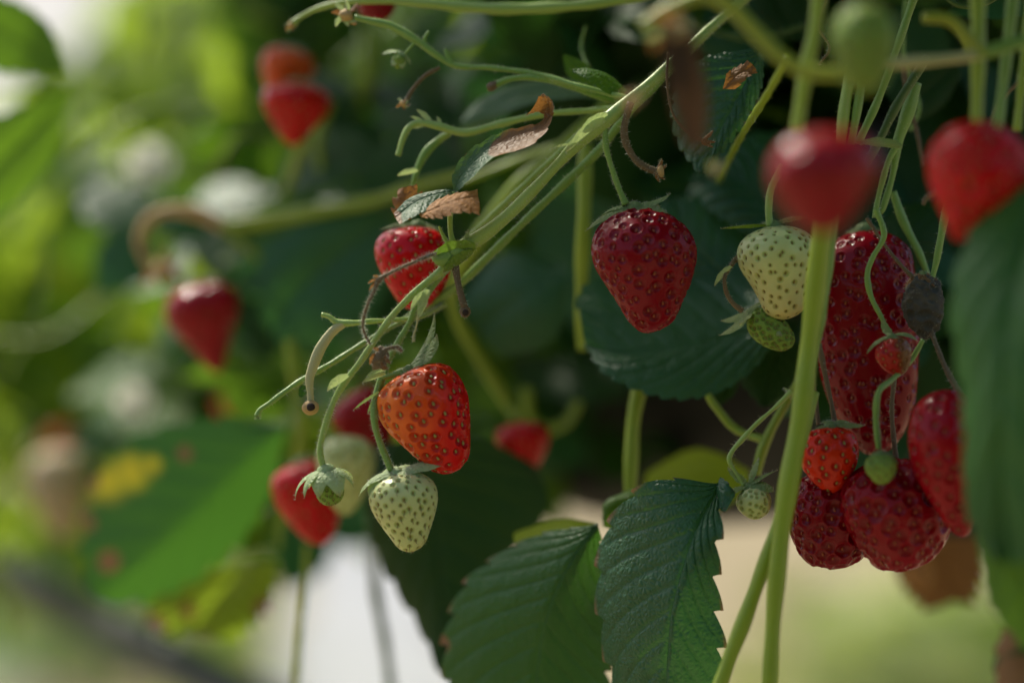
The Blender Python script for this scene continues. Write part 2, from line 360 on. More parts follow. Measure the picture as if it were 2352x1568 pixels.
TK = np.array([.06, .2, .4, .6, .8, .94])
PHK = np.arccos(1-2*TK); SK = np.sin(PHK)
def berry(label, top, tip, D, Lw, Rw, mat, seedmat='seed_gold', N=150, res=(90, 120), tipD=None, depthf=1.0, ripe=1.0, ripefn=None,
          rd=.44, dd=.34, seedsz=1.0, calyx=None, cmat='sepal', cdir=None, styles=False, group=None, seed=1, lump=.03, name='strawberry', disc=.22, stalk=None, stalkmat='stem', chair=60, hairs=0, ctilt=.38):
    r_ = np.random.default_rng(seed)
    p0 = P(top[0], top[1], D); p1 = P(tip[0], tip[1], tipD or D)
    ax = p1-p0; Ln = np.linalg.norm(ax); a_ = ax/Ln
    ey = np.array([0, 1., 0]); ey = unit(ey-a_*np.dot(ey, a_)); ex = np.cross(a_, ey)
    k = S(D)
    gL = np.array(Lw)/SK*k; gR = np.array(Rw)/SK*k
    def surf(ph, th):
        t = (1-np.cos(ph))/2
        def g(G): return np.interp(ph, PHK, G)
        l, r = g(gL)*np.sin(ph), g(gR)*np.sin(ph)
        rr = (l+r)/2+(r-l)/2*np.cos(th); mean = (l+r)/2*depthf
        pt = p0+a_*(Ln*t)[..., None]+ex*(rr*np.cos(th))[..., None]+ey*(mean*np.sin(th))[..., None]
        return pt
    # smooth the interpolation of the profile
    phs = np.linspace(0, np.pi, 200)
    for G in (gL, gR): pass
    def smooth(G):
        y = np.interp(phs, PHK, G); kk = np.hanning(41); kk /= kk.sum()
        y2 = np.convolve(np.r_[[y[0]]*20, y, [y[-1]]*20], kk, 'valid'); return y2
    sL, sR = smooth(gL), smooth(gR)
    def surf(ph, th):
        t = (1-np.cos(ph))/2
        l, r = np.interp(ph, phs, sL)*np.sin(ph), np.interp(ph, phs, sR)*np.sin(ph)
        rr = (l+r)/2+(r-l)/2*np.cos(th); mean = (l+r)/2*depthf
        pt = p0+a_*(Ln*t)[..., None]+ex*(rr*np.cos(th))[..., None]+ey*(mean*np.sin(th))[..., None]
        lm = lump*np.maximum(l, r)*(.6*np.sin(2*th+seed+2.2*t)+.5*np.sin(3*th+1.3*seed-3*t)+.35*np.sin(5*th+seed*2+6*t))*np.sin(ph)
        return pt+(ex*np.cos(th)[..., None]+ey*np.sin(th)[..., None])*lm[..., None]
    def nrm(ph, th):
        e_ = 1e-3
        d1 = surf(ph+e_, th)-surf(ph-e_, th); d2 = surf(ph, th+e_)-surf(ph, th-e_)
        n = unit(np.cross(d2, d1)); c_ = p0+a_*Ln*.5
        s_ = np.sign(np.sum(n*(surf(ph, th)-(p0+a_*(Ln*(1-np.cos(ph))/2)[..., None])), -1, keepdims=True)); return n*np.where(s_ == 0, 1, s_)
    # seeds by equal area
    rm = (np.interp(phs, phs, sL)+sR)/2*np.sin(phs); zz = Ln*(1-np.cos(phs))/2
    ds = np.hypot(np.gradient(rm), np.gradient(zz)); cum = np.cumsum(rm*ds); area = cum[-1]*2*np.pi; cum /= cum[-1]
    sp = math.sqrt(area/N)
    ii = np.arange(N); phi = np.interp((ii+.6)/(N+.3), cum, phs); the = (ii*2.399963+r_.uniform(0, 6)) % (2*np.pi)
    the += r_.normal(size=N)*.2*sp/np.maximum(np.interp(phi, phs, rm), sp); phi = np.clip(phi+r_.normal(size=N)*.035, .12, np.pi-.04)
    sp_p = surf(phi, the); sp_n = nrm(phi, the)
    Rd = .88*rd*sp*r_.uniform(.72, 1.18, N); Dd = dd*Rd*r_.uniform(.75, 1.2, N)
    nu, nv = res
    ph = np.linspace(.02, np.pi-.02, nu); th = np.linspace(0, 2*np.pi, nv, endpoint=False)
    PH, TH = np.meshgrid(ph, th, indexing='ij'); PH = PH.ravel(); TH = TH.ravel()
    v = surf(PH, TH); n = nrm(PH, TH)
    best = np.full(len(v), 9.0); bi = np.zeros(len(v), int)
    q2 = np.full(len(v), 9.0)
    for c0 in range(0, len(v), 20000):
        d = np.linalg.norm(v[c0:c0+20000, None]-sp_p[None], axis=2)/Rd[None]
        b = d.argmin(1); bi[c0:c0+20000] = b; best[c0:c0+20000] = d[np.arange(len(b)), b]
    q = best; dep = Dd[bi]
    h = np.where(q < 1, -dep*(1-np.minimum(q, 1)**2.6)**.9, 0)+.24*dep*np.exp(-((q-1.12)/.14)**2)
    h += .10*dep*np.clip((q-1)/.5, 0, 1)
    if kindgrey(mat): h += sp*.15*vnoise(v, 1600, 3)
    v2 = v+n*h[:, None]
    pit = np.clip(1.15-q, 0, 1)**.7
    rp = np.full(len(v), float(ripe))
    if ripefn is not None:
        loc = np.stack([(v-p0)@ex/(k*max(max(Lw), max(Rw))), (v-p0)@a_/Ln, (v-p0)@ey/(k*max(max(Lw), max(Rw)))], 1)
        rp = np.clip(ripefn(loc)+.12*vnoise(v, 900, seed), 0, 1)
    t = thing(name, label, 'strawberry' if name == 'strawberry' else 'fruit', p0, group)
    mb = MB(); f = [tuple(x) for x in gridfaces(nu, nv, True)]
    f.append(tuple(range(nv))); f.append(tuple(range((nu-1)*nv, nu*nv))[::-1])
    mb.add(v2, f, 0, pit=pit, ripe=rp)
    if hairs:
        i = rng.integers(0, len(v), hairs); add_hairs(mb, v2[i], n[i], .0009, .00005, 1)
    fl = mb.build('flesh', [M[mat], M['hair']], t)
    if seedsz > 0:
        sb = MB(); m1, m2 = 7, 8
        a1 = np.linspace(0, np.pi, m1)[:, None]; a2 = np.linspace(0, 2*np.pi, m2, endpoint=False)[None]
        tear = (1-.35*np.cos(a1))
        X = (np.sin(a1)*np.cos(a2)*tear).ravel(); Y = (np.sin(a1)*np.sin(a2)*tear).ravel(); Z = (np.cos(a1)+0*a2).ravel()
        gf = gridfaces(m1, m2, True)
        for i in range(N):
            nn = sp_n[i]; up = unit(-a_+nn*np.dot(a_, nn)+.25*r_.normal(size=3)*.6); sd2 = np.cross(nn, up)
            s_ = sp*.5*seedsz*r_.uniform(.85, 1.1)
            cc = sp_p[i]-nn*Dd[i]*.86
            sb.add(cc+sd2*(X*.20*s_)[:, None]+nn*(Y*.15*s_)[:, None]+up*(Z*.34*s_)[:, None], gf, 0)
        if styles:
            for i in range(N):
                if r_.random() < .75:
                    nn = sp_n[i]; up = unit(-a_+nn*np.dot(a_, nn)); sd2 = np.cross(nn, up)
                    b0 = sp_p[i]-nn*Dd[i]*.6-up*sp*.12; L_ = sp*r_.uniform(.35, .75); w_ = .00009
                    q1 = b0+nn*sp*.22-up*L_*.4+sd2*L_*r_.normal()*.15; q3 = b0+nn*sp*.16-up*L_+sd2*L_*r_.normal()*.5
                    sb.add(np.array([b0-sd2*w_, b0+sd2*w_, q1+sd2*w_, q1-sd2*w_, q3]), [(0, 1, 2, 3), (3, 2, 4)], 1)
        s_o = sb.build('seeds', [M[seedmat], M['hair_brown']], fl)
    if calyx:
        up = unit(-a_+np.array([0, -ctilt, 0])) if cdir is None else unit(np.array(cdir, float))
        ex2 = unit(ex-up*np.dot(ex, up)); ey2 = np.cross(up, ex2)
        if np.dot(ey2, ey) < 0: ey2 = -ey2
        c0 = p0+up*.0008
        # small green receptacle disc the sepals grow from
        cb = MB(); rr = disc*k*max(max(Lw), max(Rw))
        a2 = np.linspace(0, 2*np.pi, 18, endpoint=False); vv = [c0-up*rr*.5+0*a2[:, None]+rr*(ex2*np.cos(a2)[:, None]+ey2*np.sin(a2)[:, None]),
              c0+up*rr*.15+.75*rr*(ex2*np.cos(a2)[:, None]+ey2*np.sin(a2)[:, None]), c0+up*rr*.4+.3*rr*(ex2*np.cos(a2)[:, None]+ey2*np.sin(a2)[:, None])]
        gf = [tuple(x) for x in gridfaces(3, 18, True)]+[tuple(range(36, 54))]
        cb.add(np.vstack(vv), gf, 0, vein=.3, dry=0, yellow=0, rnd=.3)
        co = cb.build('calyx', [M[cmat]], t)
        for it in calyx:
            az, ln, wd, li, cu = it[:5]; cm = it[5] if len(it) > 5 else cmat; az = math.radians(az)
            outd = ex2*math.cos(az)+ey2*math.sin(az)
            sepal_part(co, c0+outd*rr*.4, outd, up, ln*k*1.2, wd*k*1.3, math.radians(li), math.radians(cu), cm, hair=chair, twist=r_.normal()*.3)
    if stalk:
        kb = MB(); tube(kb, stalk, hair=3 if chair else 0); kb.build('stalk', [M[stalkmat], M['hair']], t)
    return t
def kindgrey(m): return m == 'flesh_grey'

def stemthing(name, label, cat_, parts, group=None):
    """parts: (part_name, mat, pts, hair) ; one part -> a single mesh"""
    base = P(*parts[0][2][0][:3])
    if len(parts) == 1:
        pn, m, pts, hr = parts[0][:4]; mb = MB(); tube(mb, pts, hair=hr)
        return tag(mb.build(name, [M[m], M['hair']], origin=base), label, cat_, group)
    t = thing(name, label, cat_, base, group)
    for q in parts:
        pn, m, pts, hr = q[:4]; mb = MB(); tube(mb, pts, hair=hr); mb.build(pn, [M[m], M['hair']], t)
    return t
def bract(parent, base, tipp, D, width, mat='sepal_pale', cup=.5, curl=.4, hair=80, name='bract', dry=0.0, lift=0.0):
    p0 = P(*base, D); p1 = P(*tipp, D-lift)
    out = unit(p1-p0); up = unit(np.cross(out, [0, 1, 0])); 
    up = unit(up+np.array([0, -1.2, 0])); up = unit(up-out*np.dot(up, out))
    L = np.linalg.norm(p1-p0)
    return sepal_part(parent, p0, out, up, L, width*S(D), -curl/2, curl, mat, hair=hair, name=name, dry=dry, cup=cup)
def blob(mb, c, r, mi=0, nu=10, nv=14, nz=.15, sq=(1, 1, 1), seed=0, f=3, **at):
    a1 = np.linspace(0, np.pi, nu)[:, None]; a2 = np.linspace(0, 2*np.pi, nv, endpoint=False)[None]
    d = np.stack([np.sin(a1)*np.cos(a2), np.sin(a1)*np.sin(a2), np.cos(a1)+0*a2], -1).reshape(-1, 3)
    v = c+d*np.array(sq)*r*(1+nz*vnoise(d*1.0, f, seed))[:, None]
    mb.add(v, gridfaces(nu, nv, True), mi, **at)

# template leaflet for massed foliage
def scatter(name, label, boxes, mats, seed, cat_='foliage', reject=None, size=(.045, .075), upw=.6, camw=.35, kind='stuff', group=None, parent=None):
    r = np.random.default_rng(seed); mb = MB()
    nu, nv = 13, 9
    u = np.linspace(0, 1, nu); v = np.linspace(-1, 1, nv); U, V = np.meshgrid(u, v, indexing='ij'); A = np.abs(V)
    wd = .46*np.sin(np.pi*U**.8)**.75*(1-.1*U); ph = (U*6) % 1
    X = V*wd*(1+.10*(ph-.5)*(A**6)); Y = U+.05*A*U
    gf = gridfaces(nu, nv)
    vein = np.clip(np.exp(-(V/.12)**2), 0, 1).ravel()
    first = None
    for (x0, x1, y0, y1, D0, D1, n, mi_w) in boxes:
        for _ in range(n):
            px, py, D = r.uniform(x0, x1), r.uniform(y0, y1), r.uniform(D0, D1)
            if reject and any(a <= px <= b and c <= py <= d for a, b, c, d in reject): continue
            c = P(px, py, D); s0 = r.uniform(*size)
            nrm = unit(np.array([0, 0, 1])*upw+np.array([0, -1, 0])*camw+r.normal(size=3)*.55)
            az0 = r.uniform(0, 6.28)
            t0 = unit(np.cross(nrm, [math.cos(az0), math.sin(az0), -.3])); b0 = np.cross(nrm, t0)
            mi = r.choice(len(mats), p=mi_w); rn = r.random()
            for kk, (ang, sc) in enumerate(((0, 1), (1.75, .85), (-1.75, .85))):
                s_ = s0*sc
                d = t0*math.cos(ang)+b0*math.sin(ang); e_ = -t0*math.sin(ang)+b0*math.cos(ang)
                bend = r.uniform(.1, .45)
                Z = -bend*(U-.1)**2-.35*np.abs(X)**1.5*r.uniform(-.4, 1.2)+.02*np.sin(U*28)*A
                p = c+d*s_*.08+(d*(Y*s_)[..., None]+e_*(X*s_)[..., None]+nrm*(Z*s_)[..., None])
                mb.add(p.reshape(-1, 3), gf, int(mi), vein=vein, dry=0, yellow=0, rnd=rn)
    o = mb.build(name, [M[m] for m in mats], parent)
    if parent is None: tag(o, label, cat_, group, kind)
    return o

# ================================================================== SETTING
GZ = -0.60
def box(name, x0, x1, y0, y1, z0, z1, mat, parent=None, origin=None, bev=0):
    v = np.array([[x, y, z] for x in (x0, x1) for y in (y0, y1) for z in (z0, z1)])
    f = [(0, 1, 3, 2), (4, 6, 7, 5), (0, 4, 5, 1), (2, 3, 7, 6), (0, 2, 6, 4), (1, 5, 7, 3)]
    return MB().add(v, f).build(name, mat, parent, origin=origin if parent is None else None, smooth=False)
M['soil'] = plain('soil', (.24, .19, .11), .9, .2, 3, (.36, .30, .18))
M['white_sheet'] = plain('white_sheet', (.46, .47, .48), .7, .2, 1.6, (.26, .27, .28))
M['straw'] = plain('straw', (.50, .36, .18), .9, .2, 30, (.38, .26, .13))
# ground, gently uneven, out to the horizon
n = 40; gx = np.linspace(-60, 60, n); gy = np.linspace(-10, 110, n); GX, GY = np.meshgrid(gx, gy, indexing='ij')
v = np.stack([GX, GY, GZ+.006*np.sin(GX*2.1+GY)], -1).reshape(-1, 3)
tag(MB().add(v, gridfaces(n, n)).build('ground', M['soil'], origin=(0, 0, GZ)), 'tan soil floor of the growing tunnel', 'ground', kind='structure')
def sheet(name, c0, sl, hw, y0, y1, mat, label):
    A, Y = np.meshgrid(np.linspace(-1, 1, 14), np.linspace(y0, y1, 60), indexing='ij')
    X = c0+sl*(Y-y0)+A*hw+.02*np.sin(Y*5)
    Z = GZ+.03+.012*np.sin(X*9+Y*2)+.01*np.sin(Y*7-X*3)
    v = np.stack([X, Y, Z], -1).reshape(-1, 3)
    tag(MB().add(v, gridfaces(14, 60)).build(name, mat, origin=(c0, y0, GZ)), label, 'ground sheet', kind='structure')
sheet('path', -.205, -.055, .165, 3.4, 14, M['white_sheet'], 'white woven sheet covering the path between the rows')

# translucent tunnel wall far behind
m, t, out = newmat('film')
tr = t.nodes.new('ShaderNodeBsdfTranslucent'); tr.inputs[0].default_value = (.86, .87, .90, 1)
df = t.nodes.new('ShaderNodeBsdfDiffuse'); df.inputs[0].default_value = (.8, .8, .82, 1)
ms = t.nodes.new('ShaderNodeMixShader'); ms.inputs[0].default_value = .35
t.links.new(tr.outputs[0], ms.inputs[1]); t.links.new(df.outputs[0], ms.inputs[2]); t.links.new(ms.outputs[0], out.inputs[0]); M['film'] = m
M['post'] = plain('post', (.35, .36, .38), .5, .5)
tw = thing('tunnel_wall', 'pale translucent film wall of the growing tunnel far behind the plants', 'wall', (0, 16, GZ))
X, Z = np.meshgrid(np.linspace(-12, 12, 120), np.linspace(GZ-.05, 3.4, 12), indexing='ij')
MB().add(np.stack([X, 16+.05*np.sin(X*5.2)+.05*np.sin(X*13), Z], -1).reshape(-1, 3), gridfaces(120, 12)).build('film', M['film'], tw)
for px_ in (-9, -6.5, -4.1, -1.2, 1.6, 4.4, 7.2):
    box('post', px_, px_+.06, 15.7, 15.76, GZ, 3.4, M['post'], tw)

# black grow trough behind the plants on the right
gt = thing('grow_trough', 'black plastic grow trough running behind the hanging fruit', 'trough', P(2600, 700, .86))
a0 = P(2700, 330, .84); a1 = P(1190, 560, 1.12)
dirv = unit((a1-a0)*[1, 1, 0]); nor = np.array([-dirv[1], dirv[0], 0]); nor = nor if nor[1] > 0 else -nor
Lg = np.linalg.norm((a1-a0)[:2])
prof = [(0, .10), (.004, .02), (0.0, -.062), (.012, -.076), (.05, -.080), (.19, -.080), (.22, -.06), (.24, .10), (.20, .105)]
vv = []
for s_ in np.linspace(0, Lg, 40):
    for (o_, z_) in prof: vv.append(a0*[1, 1, 0]+dirv*s_+nor*(o_+.002*math.sin(s_*90))+np.array([0, 0, z_+.004*math.sin(s_*37)]))
MB().add(np.array(vv), gridfaces(40, len(prof), True)).build('trough_wall', M['black_plastic'], gt)
vv = []
for s_ in np.linspace(0, Lg, 60):
    for o_ in np.linspace(0.0, .2, 10): vv.append(a0*[1, 1, 0]+dirv*s_+nor*o_+np.array([0, 0, .112+.006*math.sin(s_*70+o_*90)]))
M['peat'] = plain('peat', (.02, .014, .009), .95, .1, 200, (.035, .022, .012))
MB().add(np.array(vv), gridfaces(60, 10)).build('soil', M['peat'], gt)

# dark support rail crossing at the lower left
M['rail'] = plain('rail', (.045, .055, .065), .4, .5, 8, (.07, .08, .09))
stemthing('support_rail', 'dark grey metal rail sloping down through the lower left corner', 'rail', [('rail', 'rail', [(-250, 1190, 1.6, 85), (60, 1345, 1.45, 100), (350, 1490, 1.32, 115), (700, 1680, 1.2, 120)], 0)])

# massed foliage
rej = [(-400, 520, -400, 150), (-300, 80, 150, 320)]
GRN = ['leaf_green', 'leaf_teal', 'leaf_lime', 'leaf_dark']
scatter('foliage', 'blurred strawberry foliage massed behind the fruit at the left', [
    (-350, 1350, 100, 1000, 1.2, 1.8, 330, (.46, .08, .42, .04)),
    (500, 1500, -400, 300, 1.15, 1.8, 130, (.5, .08, .34, .08)),
    (-500, 260, 560, 1330, 1.25, 1.9, 110, (.3, .04, .64, .02)),
    (800, 1450, 150, 1050, .97, 1.15, 60, (.5, .2, .1, .2)),
    (560, 1080, 1130, 1260, 1.1, 1.4, 9, (.4, .1, .3, .2)),
    (250, 1100, 700, 1180, 1.05, 1.4, 80, (.5, .12, .25, .13)),
], GRN, 11, reject=rej, size=(.026, .048))
scatter('midground_foliage', 'softly blurred leaves just behind the left hand fruit', [
    (560, 1350, 250, 900, .88, 1.0, 14, (.35, .35, .05, .25)),
    (300, 900, 480, 900, .95, 1.1, 9, (.4, .3, .1, .2)),
], GRN, 17, size=(.028, .045))
rt = np.random.default_rng(21); mb = MB()
for _ in range(46):
    x, y, D = rt.uniform(-100, 1350), rt.uniform(80, 1000), rt.uniform(.9, 1.4)
    an = rt.choice([rt.uniform(-.9, -.2), rt.uniform(1.2, 1.9)]); L = rt.uniform(150, 420); q = rt.uniform(-60, 60)
    dx, dy = math.cos(an)*L, math.sin(an)*L
    tube(mb, [(x-dx/2, y-dy/2, D, 10), (x-q*math.sin(an), y+q*math.cos(an), D, 13), (x+dx/2, y+dy/2, D+.03, 9)], mi=int(rt.integers(0, 3)), nseg=8)
tag(mb.build('runner_tangle', [M['stem'], M['petiole'], M['stem_brown']]), 'tangle of thin blurred stems threading the foliage at the left', 'stems', kind='stuff')
scatter('sunlit_foliage', 'bright yellow green foliage catching the light in the far background', [  # backlight is partly in the colour: mostly the lime leaf material
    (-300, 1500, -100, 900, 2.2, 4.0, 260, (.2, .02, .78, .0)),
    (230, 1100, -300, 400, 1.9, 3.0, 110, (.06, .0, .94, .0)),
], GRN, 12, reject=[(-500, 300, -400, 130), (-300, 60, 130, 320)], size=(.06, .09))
scatter('shaded_foliage', 'crowded leaves coloured dark for shade on top of the trough at the right', [  # shade is put into the colour: mostly the dark leaf material
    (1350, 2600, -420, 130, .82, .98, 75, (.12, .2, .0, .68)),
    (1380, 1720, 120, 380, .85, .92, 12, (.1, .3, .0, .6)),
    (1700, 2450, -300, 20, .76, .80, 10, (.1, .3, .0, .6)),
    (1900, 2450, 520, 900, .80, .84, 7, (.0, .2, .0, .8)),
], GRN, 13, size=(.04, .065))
scatter('shade_canopy', 'unseen leaf canopy added above the frame to shade the hanging fruit', [  # out-of-frame leaves added to keep the sun off the fruit
    (1350, 2600, -1500, -600, .74, 1.2, 100, (.4, .3, .1, .2)),
    (1900, 2900, -1300, -620, .5, .68, 16, (.4, .3, .1, .2)),
    (1400, 2700, -1000, -450, .62, .80, 34, (.4, .3, .1, .2)),
    (100, 2300, -800, -380, .80, 1.05, 58, (.4, .3, .1, .2)),
], GRN, 15, size=(.04, .065))
scatter('distant_foliage', 'pale green plants on the ground far behind at the lower right', [
    (1900, 2500, 1390, 1700, 3.2, 4.6, 260, (.04, .0, .26, .7)),
    (1700, 2700, 1330, 1500, 5.0, 7.5, 70, (.1, .0, .3, .6)),
    (1650, 1850, 1560, 1650, 4.0, 4.6, 16, (.0, .0, .1, .9)),
], ['leaf_green', 'leaf_teal', 'leaf_lime', 'leaf_straw'], 14, size=(.07, .12), upw=1.2)
scatter('ground_plants', 'low plants on the ground far behind at the lower left', [
    (-300, 600, 1230, 1700, 3.8, 7.5, 260, (.35, .1, .35, .2)),
], ['leaf_green', 'leaf_teal', 'leaf_lime', 'leaf_straw'], 16, size=(.08, .13), upw=1.2)
# unseen leafy screen, added behind the camera to cut the frontal sky
r_ = np.random.default_rng(5)
mbn = MB()
X, Z = np.meshgrid(np.linspace(-3, 3, 60), np.linspace(GZ, .28, 16), indexing='ij')
mbn.add(np.stack([X, -.75+.08*np.sin(X*7+Z*5)+.07*np.sin(X*17-Z*13), Z], -1).reshape(-1, 3), gridfaces(60, 16), 0, vein=0, dry=0, yellow=0, rnd=.2)
tag(mbn.build('sky_screen_foliage', [M['leaf_green']]), 'unseen leafy screen added behind the camera to block the front sky', 'foliage', kind='stuff')

# ================================================================== LEAVES
LV = 'strawberry leaves around the fruit'
leaf('strawberry_leaf', 'sharp dark green leaf with toothed red edge at the bottom centre', [(1655, 1112, .70), (1600, 1215, .692), (1560, 1330, .69), (1535, 1450, .692), (1525, 1640, .70)],
     [(1650, 1108, .70), (1500, 1104, .700), (1405, 1190, .712), (1370, 1310, .715), (1382, 1460, .715), (1420, 1640, .715)],
     [(1660, 1112, .70), (1655, 1210, .688), (1648, 1310, .690), (1652, 1400, .692), (1660, 1500, .692), (1655, 1640, .70)],
     'leaf_teal', nu=190, nv=121, teeth=7.0, tooth=.085, veins=9, vd=.009, bulge=.07, dryedge=.9, slope=.46, seed=2, hair=220, group=LV)
o = leaf('curled_leaf', 'small leaf lobe curling beside the green fruitlet above the sharp toothed leaf', [(1650, 1112, .698), (1662, 1130, .694), (1682, 1148, .693)],
     [(1645, 1125, .70), (1652, 1165, .694), (1668, 1175, .692)], [(1655, 1095, .70), (1672, 1108, .695), (1690, 1135, .694)], 'leaf_teal', nu=30, nv=21, teeth=3, tooth=.08, veins=4, dryedge=.6, seed=3)
leaf('strawberry_leaf', 'broad green leaf left of the sharp toothed leaf at the bottom', [(1372, 1203, .722), (1310, 1290, .722), (1262, 1390, .725), (1235, 1500, .73), (1220, 1660, .735)],
     [(1368, 1203, .722), (1210, 1238, .738), (1075, 1325, .745), (1020, 1450, .75), (1018, 1560, .752), (1040, 1660, .755)],
     [(1374, 1203, .722), (1392, 1290, .728), (1396, 1390, .732), (1398, 1500, .736), (1400, 1660, .74)],
     'leaf_mid', nu=150, nv=91, teeth=9.3, tooth=.065, veins=8, vd=.008, bulge=.06, dryedge=1.0, slope=.46, seed=4, group=LV, dry=[(1008, 1480, 26), (1060, 1330, 14)])
leaf('strawberry_leaf', 'small smooth leaf lobe peeking above the broad bottom leaves', [(1390, 1210, .735), (1420, 1160, .735), (1500, 1125, .735)],
     [(1385, 1210, .735), (1388, 1155, .737), (1440, 1125, .74)], [(1440, 1230, .735), (1470, 1200, .735), (1520, 1150, .735)], 'leaf_green', nu=30, nv=21, teeth=4, tooth=.03, veins=4, seed=5, group=LV)
leaf('strawberry_leaf', 'yellow green leaf edge folded over the top of the broad bottom leaf', [(1370, 1206, .745), (1290, 1205, .745), (1180, 1240, .75)],
     [(1370, 1206, .745), (1300, 1225, .74), (1190, 1260, .745)], [(1370, 1203, .75), (1290, 1192, .755), (1185, 1222, .76)], 'leaf_lime', nu=30, nv=15, teeth=5, tooth=.05, veins=5, seed=6, group=LV)
leaf('strawberry_leaf', 'yellow green leaf behind the top of the sharp toothed leaf', [(1720, 1110, .79), (1640, 1060, .79), (1480, 1110, .80)],
     [(1720, 1130, .79), (1620, 1180, .79), (1470, 1150, .80)], [(1720, 1080, .80), (1600, 1030, .81), (1490, 1085, .81)], 'leaf_lime', nu=40, nv=21, teeth=7, tooth=.05, veins=7, seed=7, group=LV, rnd=0)
leaf('strawberry_leaf', 'round dark green leaf behind the dark red strawberry', [(1800, 735, .735), (1690, 765, .74), (1560, 795, .742), (1430, 815, .745), (1345, 790, .75)],
     [(1800, 740, .735), (1745, 830, .735), (1650, 900, .735), (1530, 916, .735), (1400, 868, .74), (1345, 795, .75)],
     [(1795, 700, .735), (1720, 610, .755), (1600, 600, .765), (1450, 620, .765), (1345, 655, .76), (1322, 700, .755)],
     'leaf_teal', nu=120, nv=81, teeth=15, tooth=.022, veins=7, vd=.006, bulge=.08, slope=.55, seed=8, group=LV)
leaf('strawberry_leaf', 'dark green leaflet rising behind the right side of the dark red strawberry', [(1790, 720, .75), (1690, 650, .755), (1590, 560, .76), (1545, 460, .765)],
     [(1770, 740, .75), (1600, 740, .76), (1500, 640, .765), (1475, 520, .765), (1530, 460, .765)],
     [(1795, 700, .75), (1740, 590, .76), (1680, 500, .765), (1610, 455, .765), (1560, 455, .765)],
     'leaf_teal', nu=90, nv=61, teeth=13, tooth=.03, veins=8, vd=.011, seed=9, group=LV)
leaf('strawberry_leaf', 'glossy teal leaf half hidden behind the blurred foreground berry', [(1860, 560, .76), (1760, 480, .76), (1680, 400, .765), (1600, 420, .77)],
     [(1850, 590, .76), (1740, 545, .755), (1640, 490, .76), (1578, 440, .77)],
     [(1870, 440, .765), (1850, 330, .78), (1740, 308, .78), (1640, 350, .775), (1585, 420, .77)],
     'leaf_teal', nu=90, nv=61, teeth=12, tooth=.03, veins=8, vd=.014, seed=10, group=LV)
leaf('strawberry_leaf', 'dark bluish leaf hanging tip down left of the blurred foreground berry', [(1745, 120, .715), (1700, 215, .712), (1650, 310, .712), (1612, 402, .714)],
     [(1735, 110, .715), (1600, 140, .718), (1545, 240, .722), (1558, 330, .722), (1608, 400, .714)],
     [(1755, 130, .72), (1750, 200, .715), (1712, 280, .712), (1660, 350, .712), (1618, 400, .714)],
     'leaf_teal', nu=110, nv=71, teeth=11, tooth=.05, veins=10, vd=.012, seed=11, group=LV, hair=120)
bl = leaf('withered_leaf_scrap', 'papery yellow brown scrap stuck on the dark hanging leaf', [(1660, 205, .70), (1690, 175, .70), (1730, 150, .70)],
     [(1668, 170, .70), (1690, 155, .702), (1720, 140, .70)], [(1690, 205, .70), (1715, 180, .698), (1740, 165, .70)], 'leaf_brown', nu=24, nv=15, teeth=4, tooth=.15, veins=3, seed=12, cat_='dead leaf')
leaf('strawberry_leaf', 'dark leaf under the round leaf, touching the thick bright stalk', [(1800, 790, .75), (1775, 850, .75), (1755, 935, .75)],
     [(1700, 800, .755), (1690, 860, .755), (1750, 935, .75)], [(1850, 790, .75), (1840, 870, .75), (1765, 935, .75)], 'leaf_dark', nu=40, nv=25, teeth=6, tooth=.03, veins=6, seed=13, group=LV)
leaf('strawberry_leaf', 'narrow dark leaf under the round leaf beside the fork of yellow stems', [(1690, 830, .745), (1670, 880, .745), (1650, 930, .745)],
     [(1640, 860, .745), (1620, 900, .745), (1645, 930, .745)], [(1700, 850, .745), (1690, 900, .745), (1655, 930, .745)], 'leaf_dark', nu=30, nv=17, teeth=4, tooth=.03, veins=4, seed=14, group=LV)
leaf('strawberry_leaf', 'blurred pale green leaf lobe left of the thick pale stalk', [(1830, 950, .77), (1805, 890, .77), (1815, 850, .77)],
     [(1785, 960, .77), (1782, 890, .77), (1805, 850, .77)], [(1850, 950, .77), (1840, 880, .77), (1825, 850, .77)], 'leaf_grey', nu=30, nv=17, teeth=4, tooth=.02, veins=4, seed=15, group=LV)
leaf('strawberry_leaf', 'dark leaf between the blurred foreground berry and the big red berry', [(2030, 600, .745), (2090, 540, .745), (2180, 475, .75)],
     [(2020, 560, .75), (2050, 480, .755), (2170, 460, .755)], [(2060, 640, .745), (2150, 590, .745), (2190, 490, .75)], 'leaf_dark', nu=60, nv=35, teeth=8, tooth=.05, veins=7, seed=16, group=LV)
leaf('strawberry_leaf', 'large out of focus green leaf covering the right edge', [(2420, 380, .60), (2330, 640, .585), (2300, 900, .58), (2300, 1100, .585), (2320, 1290, .59)],
     [(2370, 400, .60), (2245, 500, .60), (2185, 700, .60), (2215, 950, .60), (2225, 1180, .60), (2290, 1290, .59)],
     [(2500, 380, .60), (2540, 650, .57), (2540, 900, .57), (2500, 1150, .57), (2380, 1290, .58)], 'leaf_mid', nu=70, nv=45, teeth=9, tooth=.04, veins=7, vd=.016, bulge=.12, seed=17, group=LV)
leaf('strawberry_leaf', 'out of focus green leaf at the lower right edge under the large leaf', [(2300, 1130, .60), (2330, 1260, .60), (2360, 1380, .60), (2400, 1490, .60)],
     [(2230, 1150, .61), (2255, 1290, .61), (2275, 1390, .61), (2350, 1490, .605)], [(2420, 1130, .59), (2500, 1260, .59), (2500, 1400, .59), (2440, 1500, .59)], 'leaf_green', nu=60, nv=35, teeth=7, tooth=.03, veins=6, vd=.009, seed=18, group=LV)
